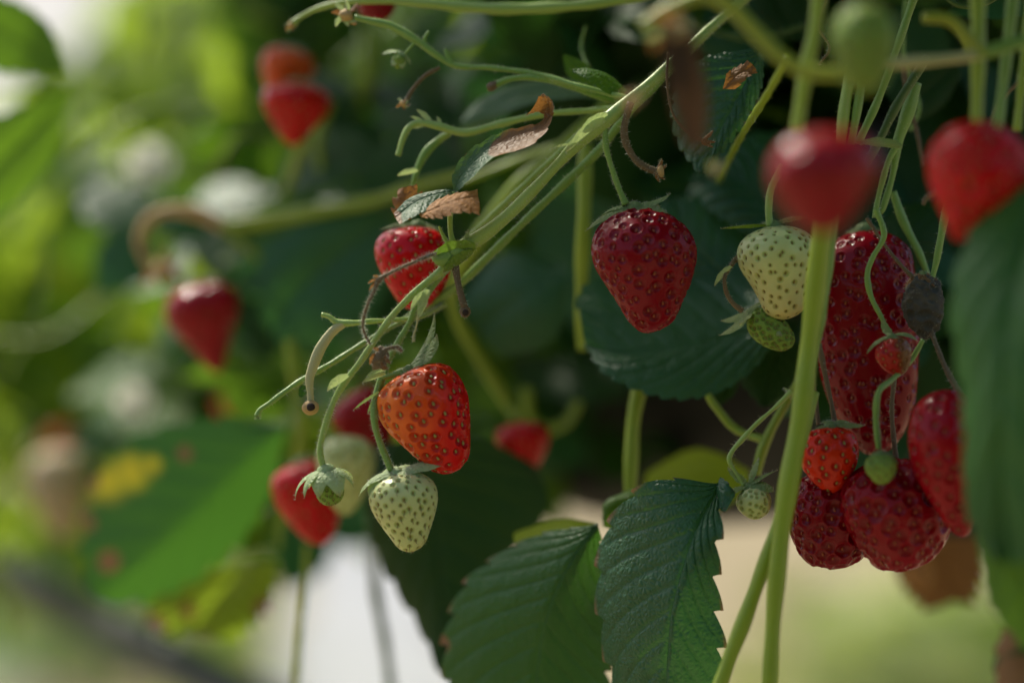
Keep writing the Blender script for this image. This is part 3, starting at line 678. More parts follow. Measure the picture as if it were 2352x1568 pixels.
leaf('strawberry_leaf', 'brownish blurred leaf in the bottom right corner', [(2400, 1420, .62), (2350, 1520, .62), (2330, 1640, .62)],
     [(2320, 1420, .625), (2285, 1500, .625), (2290, 1640, .625)], [(2480, 1440, .62), (2440, 1520, .62), (2400, 1640, .62)], 'leaf_dark', nu=40, nv=25, teeth=5, tooth=.06, veins=5, seed=19, group=LV, dry=[(2300, 1460, 50), (2340, 1560, 60)])
leaf('dead_leaf', 'rust brown dead leaf behind the lowest berries at the right', [(2120, 1230, .86), (2160, 1290, .86), (2190, 1380, .86)],
     [(2050, 1270, .87), (2070, 1340, .87), (2130, 1400, .87)], [(2260, 1230, .86), (2265, 1310, .86), (2230, 1390, .86)], 'leaf_brown', nu=40, nv=25, teeth=6, tooth=.08, veins=5, seed=20, cat_='dead leaf')
leaf('dead_leaf', 'pale tan curl of dead leaf just under the lowest berry', [(2095, 1280, .845), (2110, 1320, .84), (2125, 1355, .84)],
     [(2080, 1290, .845), (2085, 1330, .845), (2115, 1355, .84)], [(2135, 1280, .84), (2145, 1320, .84), (2135, 1355, .84)], 'leaf_brown', nu=24, nv=15, teeth=4, tooth=.08, veins=3, seed=21, cat_='dead leaf', rnd=1)
leaf('strawberry_leaf', 'out of focus green leaf with a bright yellow patch at the lower left', [(655, 975, .855), (540, 1080, .853), (430, 1190, .853), (320, 1290, .855), (215, 1370, .86)],
     [(650, 970, .857), (480, 960, .858), (300, 1010, .862), (215, 1110, .865), (190, 1230, .862), (205, 1360, .86)],
     [(660, 980, .857), (625, 1110, .862), (575, 1220, .864), (480, 1310, .866), (360, 1375, .866), (250, 1385, .862)],
     'leaf_mid', nu=90, nv=61, teeth=10, tooth=.07, veins=7, vd=.005, bulge=.03, seed=22, group=LV, yellow=[(190, 1118, 44), (235, 1105, 46), (300, 1078, 36), (350, 1066, 22)], dry=[(425, 1040, 20), (212, 1105, 18), (250, 1290, 24), (200, 1200, 18)])
leaf('strawberry_leaf', 'olive leaf with ragged brown edge under the yellow patched leaf', [(560, 1300, .89), (500, 1370, .89), (440, 1450, .89)],
     [(400, 1310, .90), (340, 1390, .90), (400, 1460, .90)], [(640, 1290, .88), (620, 1390, .88), (540, 1470, .885)], 'leaf_lime', nu=60, nv=41, teeth=7, tooth=.10, veins=6, seed=23, group=LV, rnd=0, dry=[(350, 1440, 30), (610, 1400, 24), (430, 1400, 16), (470, 1475, 22)])
leaf('strawberry_leaf', 'large dark leaf hanging behind the pale unripe strawberry', [(930, 1010, .80), (990, 1180, .80), (1010, 1350, .80), (1015, 1550, .80)],
     [(860, 1020, .81), (840, 1160, .81), (880, 1300, .81), (955, 1430, .81), (1008, 1545, .80)],
     [(1100, 1000, .80), (1235, 1080, .81), (1250, 1190, .81), (1150, 1300, .805), (1040, 1500, .80)],
     'leaf_dark', nu=80, nv=51, teeth=7, tooth=.03, veins=7, vd=.009, seed=24, group=LV)
leaf('strawberry_leaf', 'dark green blurred leaf cutting into the sky at the top left corner', [(150, 165, .86), (80, 120, .86), (10, 60, .86), (-80, 0, .86)],
     [(150, 170, .86), (70, 165, .86), (-20, 160, .86), (-90, 80, .86)], [(150, 160, .86), (120, 70, .86), (50, 10, .86), (-60, -30, .86)], 'leaf_green', nu=40, nv=25, teeth=7, tooth=.04, veins=6, seed=25, group=LV)
leaf('strawberry_leaf', 'deep green blurred leaf on the left edge below the sky gap', [(160, 210, .88), (70, 300, .88), (-30, 400, .88), (-120, 480, .88)],
     [(150, 200, .88), (60, 240, .88), (-60, 290, .88), (-130, 380, .88)], [(165, 220, .88), (110, 380, .88), (30, 470, .88), (-80, 560, .88)], 'leaf_green', nu=40, nv=25, teeth=7, tooth=.04, veins=6, seed=26, group=LV)
leaf('strawberry_leaf', 'blurred teal leaf behind the stems left of the dark red strawberry', [(1300, 620, .82), (1200, 680, .82), (1100, 760, .83)],
     [(1310, 660, .82), (1270, 780, .82), (1150, 820, .83)], [(1290, 600, .83), (1160, 580, .83), (1050, 700, .83)], 'leaf_teal', nu=50, nv=31, teeth=8, tooth=.04, veins=6, vd=.009, seed=27, group=LV)
leaf('strawberry_leaf', 'blurred mid green leaf behind the withered twig left of the node', [(900, 500, .87), (790, 580, .87), (680, 670, .87), (620, 760, .87)],
     [(880, 480, .87), (720, 500, .87), (600, 600, .87), (600, 740, .87)], [(920, 540, .87), (880, 680, .87), (800, 780, .87), (660, 800, .87)], 'leaf_teal', nu=50, nv=31, teeth=8, tooth=.04, veins=7, vd=.009, seed=28, group=LV)
leaf('strawberry_leaf', 'blurred bluish leaf between the yellow runner and the red berry at left', [(740, 540, .92), (640, 590, .92), (540, 640, .92)],
     [(730, 530, .92), (620, 545, .92), (530, 610, .92)], [(750, 560, .92), (690, 660, .92), (570, 690, .92)], 'leaf_teal', nu=40, nv=25, teeth=6, tooth=.04, veins=6, seed=29, group=LV)
leaf('strawberry_leaf', 'long blurred dark leaf below the round leaf reaching left', [(1430, 880, .90), (1320, 860, .91), (1170, 840, .93)],
     [(1430, 910, .90), (1330, 925, .90), (1190, 890, .92)], [(1430, 850, .91), (1310, 815, .92), (1180, 815, .94)], 'leaf_dark', nu=40, nv=25, teeth=8, tooth=.04, veins=6, seed=30, group=LV)
leaf('strawberry_leaf', 'narrow grey blue leaf blade above the browned curled leaf', [(1440, 215, .755), (1320, 200, .76), (1200, 215, .765), (1110, 260, .77), (1060, 290, .775)],
     [(1440, 235, .755), (1320, 225, .755), (1200, 245, .76), (1120, 285, .77), (1060, 295, .775)], [(1440, 205, .76), (1320, 183, .765), (1190, 190, .77), (1100, 230, .775), (1055, 282, .775)], 'leaf_grey', nu=50, nv=21, teeth=8, tooth=.02, veins=8, seed=31, group=LV)
leaf('strawberry_leaf', 'slender green leaflet pointing left beside the top of the main stem', [(1435, 215, .712), (1400, 190, .712), (1360, 168, .712), (1310, 162, .714)],
     [(1430, 225, .712), (1390, 212, .71), (1350, 185, .71), (1312, 164, .714)], [(1440, 208, .715), (1405, 175, .716), (1360, 158, .716), (1312, 160, .714)], 'leaf_green', nu=40, nv=17, teeth=6, tooth=.02, veins=6, seed=32, group=LV, hair=80)
leaf('strawberry_leaf', 'small blurred upright leaflet above the top of the main stem', [(1370, 190, .735), (1330, 165, .735), (1295, 125, .735)],
     [(1360, 200, .735), (1305, 175, .735), (1292, 130, .735)], [(1375, 180, .735), (1345, 145, .735), (1298, 125, .735)], 'leaf_green', nu=24, nv=13, teeth=4, tooth=.02, veins=4, seed=33, group=LV)
for lab, a, b, c_, mt, sd_ in (
    ('shaded leaf at the top edge right of the brown blurred leaf', [(1760, 150, .78), (1680, 60, .78), (1600, -60, .78)], [(1700, 170, .78), (1590, 100, .78), (1560, -30, .78)], [(1800, 110, .78), (1790, 10, .78), (1680, -70, .78)], 'leaf_teal', 34),
    ('dark toothed leaf at the top edge above the blurred green berry', [(1860, 100, .77), (1800, 40, .77), (1760, -60, .77)], [(1820, 90, .77), (1740, 30, .77), (1720, -60, .77)], [(1930, 90, .77), (1880, -10, .77), (1820, -70, .77)], 'leaf_dark', 35),
    ('dark leaf behind the bright horizontal stem at the top right', [(2060, 260, .76), (2120, 220, .76), (2200, 150, .76)], [(2040, 220, .76), (2080, 160, .76), (2180, 130, .76)], [(2080, 290, .76), (2160, 250, .76), (2210, 170, .76)], 'leaf_dark', 36),
    ('blurred green leaf in the gap below the curled stub with the frayed tip', [(1500, 420, .84), (1540, 470, .84), (1600, 520, .84)], [(1480, 450, .84), (1500, 520, .84), (1580, 540, .84)], [(1530, 400, .84), (1590, 430, .84), (1620, 500, .84)], 'leaf_green', 37),
    ('yellow green blurred leaf above the red berry at the left', [(500, 560, .95), (470, 600, .95), (440, 650, .95)], [(460, 560, .95), (430, 610, .95), (435, 650, .95)], [(530, 570, .95), (520, 620, .95), (450, 655, .95)], 'leaf_lime', 38)):
    leaf('strawberry_leaf', lab, a, b, c_, mt, nu=40, nv=25, teeth=7, tooth=.05, veins=7, seed=sd_, group=LV)

# browned leaf cluster on the node stalk
cl = thing('browned_leaf', 'curled half green half brown leaf standing on the stem node', 'leaf', P(1048, 570, .70))
mb = MB(); tube(mb, [(1046, 572, .70, 15), (1036, 540, .70, 11), (1034, 500, .70, 12), (1042, 440, .70, 9)], hair=6); tube(mb, [(1040, 575, .70, 12), (1020, 545, .70, 8), (1008, 520, .70, 5)], hair=6); mb.build('stalk', [M['stem_lit'], M['hair']], cl)
leaf('leaflet', 'narrow leaflet, green below and dry brown at its curled tip', [(1043, 442, .70), (1062, 400, .699), (1110, 352, .698), (1170, 318, .698), (1225, 300, .699), (1252, 285, .70), (1262, 262, .702)],
     [(1041, 440, .70), (1042, 395, .70), (1080, 345, .70), (1150, 303, .70), (1215, 288, .70), (1245, 278, .70), (1256, 262, .702)],
     [(1047, 444, .70), (1082, 408, .69), (1130, 362, .688), (1190, 346, .688), (1235, 322, .69), (1262, 292, .695), (1270, 262, .70)],
     'leaf_grey', parent=cl, nu=90, nv=31, teeth=7, tooth=.05, veins=9, vd=.009, bulge=-.15, seed=41, dry=[(1215, 315, 62), (1150, 345, 26), (1255, 280, 40)], hair=200)
leaf('leaflet', 'dry brown ragged tip', [(1262, 268, .70), (1262, 245, .702), (1250, 228, .702), (1238, 222, .70)],
     [(1256, 272, .70), (1240, 258, .704), (1218, 262, .704), (1208, 266, .70)], [(1270, 270, .70), (1272, 246, .698), (1266, 228, .698), (1246, 216, .70)], 'leaf_brown', parent=cl, nu=50, nv=21, teeth=5, tooth=.12, veins=4, seed=42, hair=160)
leaf('leaflet', None, [(1042, 440, .70), (1000, 446, .70), (950, 466, .70), (912, 500, .70)],
     [(1043, 446, .70), (1010, 468, .695), (960, 492, .69), (915, 515, .69)], [(1040, 436, .70), (1000, 438, .704), (945, 455, .706), (905, 492, .705)], 'leaf_grey', parent=cl, nu=60, nv=31, teeth=6, tooth=.05, veins=8, seed=43, dry=[(905, 508, 22)], hair=100)
leaf('leaflet', 'brown papery leaflet with pale ragged lower edge', [(962, 492, .692), (1000, 480, .69), (1050, 462, .69), (1098, 450, .692)],
     [(960, 490, .694), (1000, 462, .696), (1050, 444, .697), (1098, 438, .696)], [(968, 500, .69), (1010, 500, .685), (1060, 488, .684), (1103, 492, .686)], 'leaf_brown', parent=cl, nu=70, nv=31, teeth=7, tooth=.16, veins=6, seed=44, rnd=.9, hair=120)
leaf('leaflet', 'rust brown upright leaflet', [(940, 505, .71), (935, 470, .71), (930, 430, .71)], [(905, 500, .712), (903, 465, .712), (922, 432, .712)], [(970, 480, .71), (968, 450, .71), (950, 424, .71)], 'leaf_brown', parent=cl, nu=40, nv=25, teeth=3, tooth=.2, veins=4, seed=45)
leaf('dead_leaf', 'dark rusty sliver of leaf crossing behind the browned curled leaf', [(1120, 345, .715), (1095, 352, .716), (1068, 358, .717)], [(1118, 352, .715), (1092, 362, .716), (1068, 360, .717)], [(1122, 335, .715), (1097, 340, .716), (1070, 354, .717)], 'leaf_brown', nu=20, nv=11, teeth=3, tooth=.05, veins=3, seed=46, cat_='dead leaf')
# brown blurred foreground leaf, top
leaf('dead_leaf', 'blurred brown dead leaf in front of the hanging leaf at the top', [(1530, 50, .575), (1570, 150, .57), (1590, 250, .57), (1600, 350, .57)],
     [(1510, 60, .57), (1525, 150, .57), (1545, 240, .57), (1570, 330, .57)], [(1590, 60, .58), (1610, 140, .58), (1630, 230, .58), (1620, 330, .58)], 'leaf_umber', nu=40, nv=25, teeth=5, tooth=.05, veins=4, seed=47, cat_='dead leaf')

# ================================================================== STEMS
t = thing('fruit_stalk', 'main fuzzy green fruit stalk running diagonally to the orange and pale berries', 'stem', P(1640, 60, .71))
mb = MB(); tube(mb, [(1790, -70, .73, 20), (1660, 40, .72, 22), (1560, 130, .71, 24), (1500, 185, .705, 25), (1440, 235, .702, 27), (1385, 282, .70, 34), (1330, 325, .70, 31), (1285, 372, .70, 24), (1235, 425, .70, 26), (1170, 490, .70, 29), (1115, 535, .70, 31), (1070, 562, .70, 34), (1035, 585, .70, 40)], hair=22, wob=.05, nseg=20)
mb.build('stem', [M['stem_lit'], M['hair']], t)
mb = MB(); tube(mb, [(1035, 590, .70, 30), (1015, 620, .70, 20), (960, 665, .70, 17), (905, 720, .70, 16), (865, 775, .70, 15), (828, 830, .70, 14), (790, 880, .70, 15), (765, 925, .70, 15), (743, 990, .70, 15), (735, 1035, .70, 14), (742, 1072, .70, 13)], hair=22, nseg=18)
mb.build('branch', [M['stem_lit'], M['hair']], t)
mb = MB(); tube(mb, [(1035, 600, .702, 26), (1010, 630, .702, 20), (980, 672, .702, 20), (958, 705, .702, 22), (940, 742, .702, 15), (915, 785, .702, 15), (888, 835, .702, 15), (872, 880, .70, 17), (860, 925, .698, 16), (860, 970, .697, 16), (872, 1015, .697, 16), (888, 1055, .697, 16), (898, 1080, .697, 18)], hair=20, nseg=18)
mb.build('branch', [M['stem'], M['hair']], t)
for b_, tp, wd, mt, cu in (((1092, 568), (988, 592), 46, 'node_bract', .3), ((1085, 578), (1018, 628), 30, 'node_bract', .3), ((1060, 560), (1075, 528), 16, 'sepal', .5),
                           ((1390, 275), (1300, 350), 34, 'sepal_pale', .2), ((1395, 262), (1335, 300), 22, 'sepal_pale', .5),
                           ((1330, 330), (1262, 345), 7, 'sepal_pale', .6), ((985, 665), (962, 732), 26, 'sepal_pale', .15), ((975, 670), (944, 712), 20, 'sepal_pale', .2),
                           ((800, 862), (752, 900), 24, 'sepal_pale', .7), ((885, 858), (832, 880), 16, 'sepal_pale', .4), ((885, 850), (840, 868), 12, 'sepal_pale', .8),
                           ((870, 900), (812, 942), 8, 'sepal', .2), ((868, 905), (845, 950), 10, 'sepal', .2)):
    bract(t, b_, tp, .697, wd, mat=mt, cup=.35, curl=cu, name='bract')
mb = MB(); blob(mb, P(1052, 580, .70), 26*S(.7), seed=4, nz=.10, sq=(1.15, .9, .85), nu=18, nv=24)
tube(mb, [(1050, 572, .70, 20), (1030, 590, .70, 44), (1008, 596, .698, 30), (992, 592, .697, 6)], hair=10)
vv = np.vstack(mb.v[:1]); i = rng.integers(0, len(vv), 160); add_hairs(mb, vv[i], unit(vv[i]-P(1048, 583, .70)), .0009, .00006, 1); mb.build('node', [M['stem'], M['hair']], t)
mb = MB(); tube(mb, [(962, 715, .70, 6), (957, 745, .70, 4), (950, 770, .70, 5), (950, 785, .70, 7)], hair=14); mb.build('bristle', [M['stem_pale'], M['hair']], t)
# dry peg on the node
pg = thing('dry_stub', 'brown dried flower stub hanging straight below the node', 'stem stub', P(1045, 612, .70))
mb = MB(); tube(mb, [(1045, 608, .70, 16), (1052, 650, .698, 15), (1062, 690, .697, 15), (1067, 706, .697, 16)], hair=10); mb.build('stem', [M['stem_brown'], M['hair']], pg)
mb = MB(); blob(mb, P(1068, 715, .697), 13*S(.7), seed=2, nz=.08, sq=(1, .8, 1.05)); v0 = mb.v[0]; i = rng.integers(0, len(v0), 50); add_hairs(mb, v0[i], unit(v0[i]-P(1068, 715, .697)), .0007, .00006, 1); mb.build('cap', [M['stem_brown'], M['hair']], pg)
mb = MB(); blob(mb, P(1069, 718, .6955), 7*S(.7), seed=5, nz=.2, sq=(1, .5, 1)); mb.build('hole', [M['hole_shade'], M['hair']], pg)
# dry twig
t2 = thing('dry_twig', 'thin brown hairy twig arching down in front of the red berry by the node', 'twig', P(995, 585, .695))
mb = MB(); tube(mb, [(1000, 582, .697, 7), (960, 598, .69, 7), (920, 615, .688, 7), (890, 630, .688, 8), (868, 645, .688, 13), (862, 662, .688, 8), (846, 695, .688, 7), (834, 735, .69, 7), (836, 762, .692, 6), (850, 790, .695, 5)], hair=28, hl=.0011); mb.build('stem', [M['stem_brown'], M['hair']], t2)
for b_, tp in (((868, 640), (845, 652)), ((868, 645), (848, 668)), ((872, 638), (856, 634))): bract(t2, b_, tp, .688, 8, mat='leaf_brown', hair=30, name='bud_scale')
# withered bud
t3 = thing('withered_bud', 'shrivelled grey brown bud hooked between the two hanging branches', 'bud', P(918, 800, .695))
mb = MB(); tube(mb, [(922, 806, .697, 7), (912, 798, .694, 8), (892, 800, .692, 9), (878, 808, .692, 14)], hair=30); mb.build('stem', [M['stem_brown'], M['hair']], t3)
mb = MB(); blob(mb, P(874, 822, .692), 22*S(.7), seed=8, nz=.45, f=5, sq=(.85, .75, 1.2), nu=24, nv=30); v0 = mb.v[0]; i = rng.integers(0, len(v0), 160); add_hairs(mb, v0[i], unit(v0[i]-P(874, 822, .692)), .0012, .00006, 1); mb.build('bud', [M['stem_brown'], M['hair']], t3)
for b_, tp in (((862, 812), (850, 838)), ((875, 830), (893, 848)), ((885, 815), (898, 835)), ((868, 806), (856, 800))): bract(t3, b_, tp, .690, 12, mat='leaf_brown', hair=50, name='bud_scale')

t4 = thing('fruit_stalk', 'pale yellow forked stalk with a peg shaped stub left of the main stalk', 'stem', P(960, 735, .71))
mb = MB(); tube(mb, [(1020, 700, .73, 9), (965, 728, .71, 10), (900, 735, .705, 10), (850, 738, .702, 13), (810, 742, .70, 15), (775, 740, .70, 16), (755, 727, .70, 11), (738, 722, .70, 9)], hair=8); mb.build('stem', [M['stem_lit'], M['hair']], t4)
mb = MB(); tube(mb, [(790, 742, .70, 16), (762, 762, .70, 22), (735, 800, .70, 23), (717, 845, .70, 24), (710, 872, .70, 22), (712, 900, .70, 15), (713, 925, .70, 16)], hair=8, nseg=18); mb.build('branch', [M['stem_pale'], M['hair']], t4)
mb = MB(); blob(mb, P(713, 936, .70), 20*S(.7), seed=12, nz=.12, sq=(1, .9, .85)); mb.build('cap', [M['stem_tan'], M['hair']], t4)
mb = MB(); blob(mb, P(715, 934, .698)-np.array([0, .0012, 0]), 10*S(.7), seed=15, nz=.2, sq=(1, .6, .9)); mb.build('hole', [M['hole_shade'], M['hair']], t4)
t5 = thing('runner_stem', 'thin brown and green stem passing behind the pale stub to a broken end at left', 'stem', P(930, 735, .715))
mb = MB(); tube(mb, [(1010, 705, .73, 8), (920, 740, .72, 10), (840, 785, .712, 12), (760, 835, .708, 13), (695, 872, .704, 13), (660, 895, .702, 12), (620, 925, .702, 12), (598, 940, .702, 11), (590, 955, .702, 13)], hair=8); mb.build('stem', [M['stem'], M['hair']], t5)
for tp in ((585, 962), (596, 964), (590, 958)): bract(t5, (592, 948), tp, .702, 8, mat='leaf_grey', hair=30, name='dry_tip')
leaf('dead_leaf', 'small dark dead leaf scrap behind the pale stub', [(700, 885, .71), (692, 900, .71), (690, 912, .71)], [(690, 885, .71), (685, 900, .71), (688, 912, .71)], [(708, 888, .71), (705, 900, .71), (694, 912, .71)], 'leaf_dark', nu=14, nv=9, teeth=2, tooth=.1, veins=2, seed=50, cat_='dead leaf')

stemthing('runner_stem', 'green stem running parallel just below the main fruit stalk', 'stem', [('stem', 'stem', [(1790, -70, .73, 16), (1640, 60, .72, 18), (1560, 140, .715, 20), (1500, 200, .712, 20), (1440, 262, .712, 20), (1375, 345, .715, 20), (1300, 418, .716, 20), (1215, 498, .716, 19), (1130, 580, .718, 19), (1060, 648, .722, 19), (1000, 690, .728, 18), (930, 735, .735, 16)], 8)])
stemthing('runner_stem', 'thin olive brown stem just above the main fruit stalk', 'stem', [('stem', 'stem_lit', [(1370, 270, .72, 12), (1290, 345, .72, 15), (1200, 430, .72, 15), (1120, 505, .722, 15), (1060, 560, .728, 14), (1000, 620, .74, 12)], 4)])
stemthing('leaf_stalk', 'wide blurred yellow green stalk behind the main fruit stalk', 'stem', [('stem', 'petiole', [(1400, 230, .79, 20), (1290, 340, .79, 32), (1180, 440, .79, 46), (1090, 560, .80, 34), (1040, 700, .82, 24), (1150, 900, .84, 28), (1190, 960, .84, 28)], 0)])
stemthing('leaf_stalk', 'upright olive stalk left of the dark red strawberry', 'stem', [('stem', 'petiole', [(1345, 330, .765, 30), (1343, 420, .765, 32), (1340, 520, .765, 34), (1336, 640, .77, 34), (1340, 800, .78, 30)], 0)])
stemthing('fruit_pedicel', 'slim stalk holding the dark red strawberry', 'stem', [('stem', 'stem', [(1395, 262, .70, 16), (1390, 300, .70, 14), (1393, 345, .70, 13), (1408, 395, .70, 13), (1422, 435, .70, 14), (1437, 470, .70, 17)], 10)])
t6 = thing('dry_stub', 'curved brownish stub ending in a frayed star shaped tip', 'stem stub', P(1445, 245, .70))
mb = MB(); tube(mb, [(1448, 235, .70, 15), (1434, 290, .70, 16), (1438, 330, .70, 16), (1462, 370, .70, 16), (1490, 388, .70, 16), (1508, 394, .70, 18)], hair=14); mb.build('stem', [M['stem_brown2'] if 'stem_brown2' in M else M['stem_brown'], M['hair']], t6)
for tp in ((1520, 365), (1531, 378), (1528, 412), (1515, 418), (1522, 398)): bract(t6, (1508, 394), tp, .699, 12, mat='leaf_brown', hair=60, name='frayed_tip', curl=.2)
mb = MB(); blob(mb, P(1518, 393, .699), 11*S(.7), seed=3, nz=.3, sq=(.7, .7, 1.4)); mb.build('cap', [M['stem_tan'], M['hair']], t6)
# top truss
stemthing('runner_stem', 'thick sunlit stem arching along the top edge', 'stem', [('stem', 'stem_lit', [(1560, -30, .735, 22), (1450, -5, .735, 24), (1330, 12, .735, 24), (1200, 20, .735, 26), (1080, 17, .735, 26), (985, 8, .735, 24), (900, 2, .735, 16), (800, 4, .735, 15), (730, 20, .738, 13), (690, 40, .74, 12), (672, 55, .74, 18)], 2)])
t7 = thing('flower_stalk', 'thin pale stalk curving from the withered blossom down to the right', 'stem', P(1420, 212, .715))
mb = MB(); tube(mb, [(1440, 225, .71, 12), (1330, 198, .715, 13), (1240, 172, .72, 13), (1130, 156, .722, 12), (1050, 152, .722, 14), (1005, 128, .722, 14), (955, 92, .722, 17), (900, 60, .722, 18), (850, 48, .722, 16), (815, 40, .722, 14)], hair=5); mb.build('stem', [M['stem'], M['hair']], t7)
mb = MB(); tube(mb, [(1040, 150, .722, 14), (1028, 130, .722, 10), (1022, 112, .722, 6)]); tube(mb, [(980, 110, .722, 9), (975, 90, .722, 7), (985, 72, .722, 6)]); tube(mb, [(955, 96, .722, 6), (935, 118, .722, 6), (925, 130, .722, 6)]); mb.build('branch', [M['stem'], M['hair']], t7)
mb = MB(); tube(mb, [(1010, 155, .722, 8), (975, 175, .722, 9), (948, 205, .722, 9), (935, 228, .722, 12)], hair=4); mb.build('branch', [M['stem_brown'], M['hair']], t7)
def withered(name, label, c, D, r, mats, seed):
    r_ = np.random.default_rng(seed); t = thing(name, label, 'flower', P(*c, D))
    mb = MB(); blob(mb, P(*c, D), r*.45*S(D), seed=seed, nz=.3); mb.build('core', [M['stem_tan'], M['hair']], t)
    for k in range(8):
        an = k*.785+r_.normal()*.25; L = r*r_.uniform(.7, 1.2)
        bract(t, c, (c[0]+math.cos(an)*L, c[1]+math.sin(an)*L), D, r*.45, mat=mats[k % len(mats)], hair=20, name='petal', curl=r_.uniform(-.5, 1.2), lift=r_.uniform(-.004, .004))
withered('withered_blossom', 'cream withered blossom at the top end of the thin pale stalk', (795, 35), .722, 36, ['sepal_pale', 'leaf_brown', 'sepal_pale'], 3)
withered('withered_blossom', 'tiny pinkish withered bud at the end of the brown curved twig', (926, 238), .722, 17, ['leaf_brown', 'sepal_pale'], 4)
withered('withered_blossom', 'greyish blurred bud at the far tip of the thick top stem', (668, 58), .74, 15, ['leaf_grey', 'leaf_brown'], 5)
berry('tiny pale green flower bud hanging near the top under the thin stalk', (920, 125), (912, 158), .722, [8, 14, 17, 15, 10, 5], [8, 14, 17, 15, 10, 5], 'flesh_green', 'seed_olive', N=40, res=(30, 40), name='flower_bud',
      calyx=[(170, 40, 16, 0, -60, 'sepal_pale'), (-120, 34, 18, -40, -40, 'sepal_pale'), (-60, 34, 18, -40, -40, 'sepal_pale'), (10, 30, 14, -20, -60, 'sepal_pale'), (90, 30, 14, -20, -60)], chair=20)
stemthing('dry_stub', 'short olive stub with a dark dried tip above the grey blue leaf blade', 'stem stub', [('stem', 'stem', [(1440, 240, .72, 16), (1360, 216, .72, 15), (1290, 192, .72, 15), (1220, 178, .72, 14), (1170, 182, .72, 13), (1135, 196, .72, 15)], 4), ('cap', 'stem_brown', [(1142, 192, .72, 16), (1128, 199, .72, 20), (1119, 202, .72, 12)], 6)])
t8 = thing('flower_stalk', 'long thin stalk ending left in a hooked pale spike', 'stem', P(1430, 240, .72))
mb = MB(); tube(mb, [(1440, 245, .715, 14), (1350, 254, .72, 14), (1250, 262, .72, 15), (1150, 284, .72, 16), (1085, 302, .72, 17), (1050, 302, .72, 20), (1010, 290, .72, 18), (965, 282, .72, 15), (940, 292, .72, 14), (925, 320, .72, 13), (914, 358, .72, 12)], hair=4); mb.build('stem', [M['stem_lit'], M['hair']], t8)
mb = MB(); tube(mb, [(1040, 300, .72, 12), (1010, 320, .725, 18), (980, 348, .725, 20), (960, 385, .725, 18), (948, 425, .725, 8), (945, 470, .73, 10)], hair=2); mb.build('branch', [M['stem'], M['hair']], t8)
for b_, tp, wd in (((990, 285), (955, 252), 16), ((975, 284), (942, 268), 10), ((1010, 290), (1003, 268), 12), ((960, 392), (912, 405), 16), ((975, 286), (950, 296), 14)): bract(t8, b_, tp, .72, wd, mat='sepal_pale', hair=30)
# left blurred runner
t9 = thing('runner_stem', 'blurred yellow runner crossing to the curled brown tip at the left', 'stem', P(900, 450, .86))
mb = MB(); tube(mb, [(1060, 400, .84, 16), (950, 430, .85, 22), (850, 462, .86, 26), (700, 490, .87, 30), (560, 512, .88, 32), (500, 520, .88, 26)]); tube(mb, [(520, 530, .88, 14), (580, 580, .88, 14), (640, 640, .89, 14), (690, 660, .89, 10)]); mb.build('stem', [M['petiole'], M['hair']], t9)
mb = MB(); tube(mb, [(510, 520, .88, 28), (460, 492, .88, 30), (400, 482, .88, 26), (345, 500, .88, 24), (320, 550, .88, 22), (335, 600, .88, 20), (370, 640, .88, 16)]); mb.build('branch', [M['stem_tan'], M['hair']], t9)
withered('withered_blossom', 'blurred orange brown withered flower under the curled runner tip', (372, 620), .88, 50, ['leaf_brown', 'stemtan' if False else 'leaf_brown', 'sepal_pale'], 6)
stemthing('leaf_stalk', 'blurred vertical stalk below the red berry pair', 'stem', [('stem', 'petiole', [(700, 320, .86, 22), (670, 400, .87, 22), (650, 450, .87, 18)], 0)])
stemthing('leaf_stalk', 'blurred stalk right of the red berry pair', 'stem', [('stem', 'petiole', [(760, 230, .88, 22), (730, 320, .88, 24), (745, 430, .88, 20)], 0)])
stemthing('leaf_stalk', 'wide blurred stalk standing above the red berry pair to the right', 'stem', [('stem', 'petiole', [(850, 60, .95, 40), (845, 160, .95, 44), (800, 330, .97, 36)], 0)])
stemthing('leaf_stalk', 'blurred upright stalk passing left of the fruitlet calyx', 'stem', [('stem', 'petiole', [(665, 780, .84, 26), (680, 900, .84, 24), (690, 1000, .84, 22), (650, 1180, .86, 14), (640, 1260, .86, 14)], 0)])
stemthing('leaf_stalk', 'thin blurred stalk dropping below the lower red berry into the white area', 'stem', [('stem', 'petiole', [(705, 1250, .83, 14), (702, 1330, .83, 16), (690, 1440, .83, 17), (675, 1640, .84, 17)], 0)])
stemthing('leaf_stalk', 'grey blurred stalk in the white area below the dark hanging leaf', 'stem', [('stem', 'stem_dark', [(850, 1180, .86, 14), (862, 1350, .87, 26), (885, 1480, .87, 22), (905, 1640, .87, 18)], 0)])
# right hand stems
stemthing('leaf_stalk', 'thick bright yellow green stalk crossing from the foreground berry to the bottom edge', 'stem', [('stem', 'petiole', [(1905, 380, .665, 46), (1888, 520, .665, 46), (1872, 660, .668, 46), (1856, 800, .67, 46), (1838, 950, .67, 46), (1812, 1100, .67, 44), (1792, 1240, .67, 40), (1778, 1400, .67, 38), (1762, 1640, .67, 36)], 0)])
stemthing('leaf_stalk', 'second yellow green stalk leaning left at the bottom from beside the thick one', 'stem', [('stem', 'petiole', [(1872, 900, .685, 20), (1826, 1060, .68, 28), (1790, 1190, .676, 32), (1750, 1310, .675, 34), (1710, 1420, .675, 34), (1672, 1520, .675, 34), (1630, 1640, .675, 34)], 0)])
stemthing('leaf_stalk', 'dark green stalk hugging the right side of the thick yellow green stalk', 'stem', [('stem', 'stem', [(1925, 380, .672, 28), (1905, 560, .675, 30), (1884, 720, .677, 26), (1868, 820, .68, 18), (1850, 930, .685, 14)], 0)])
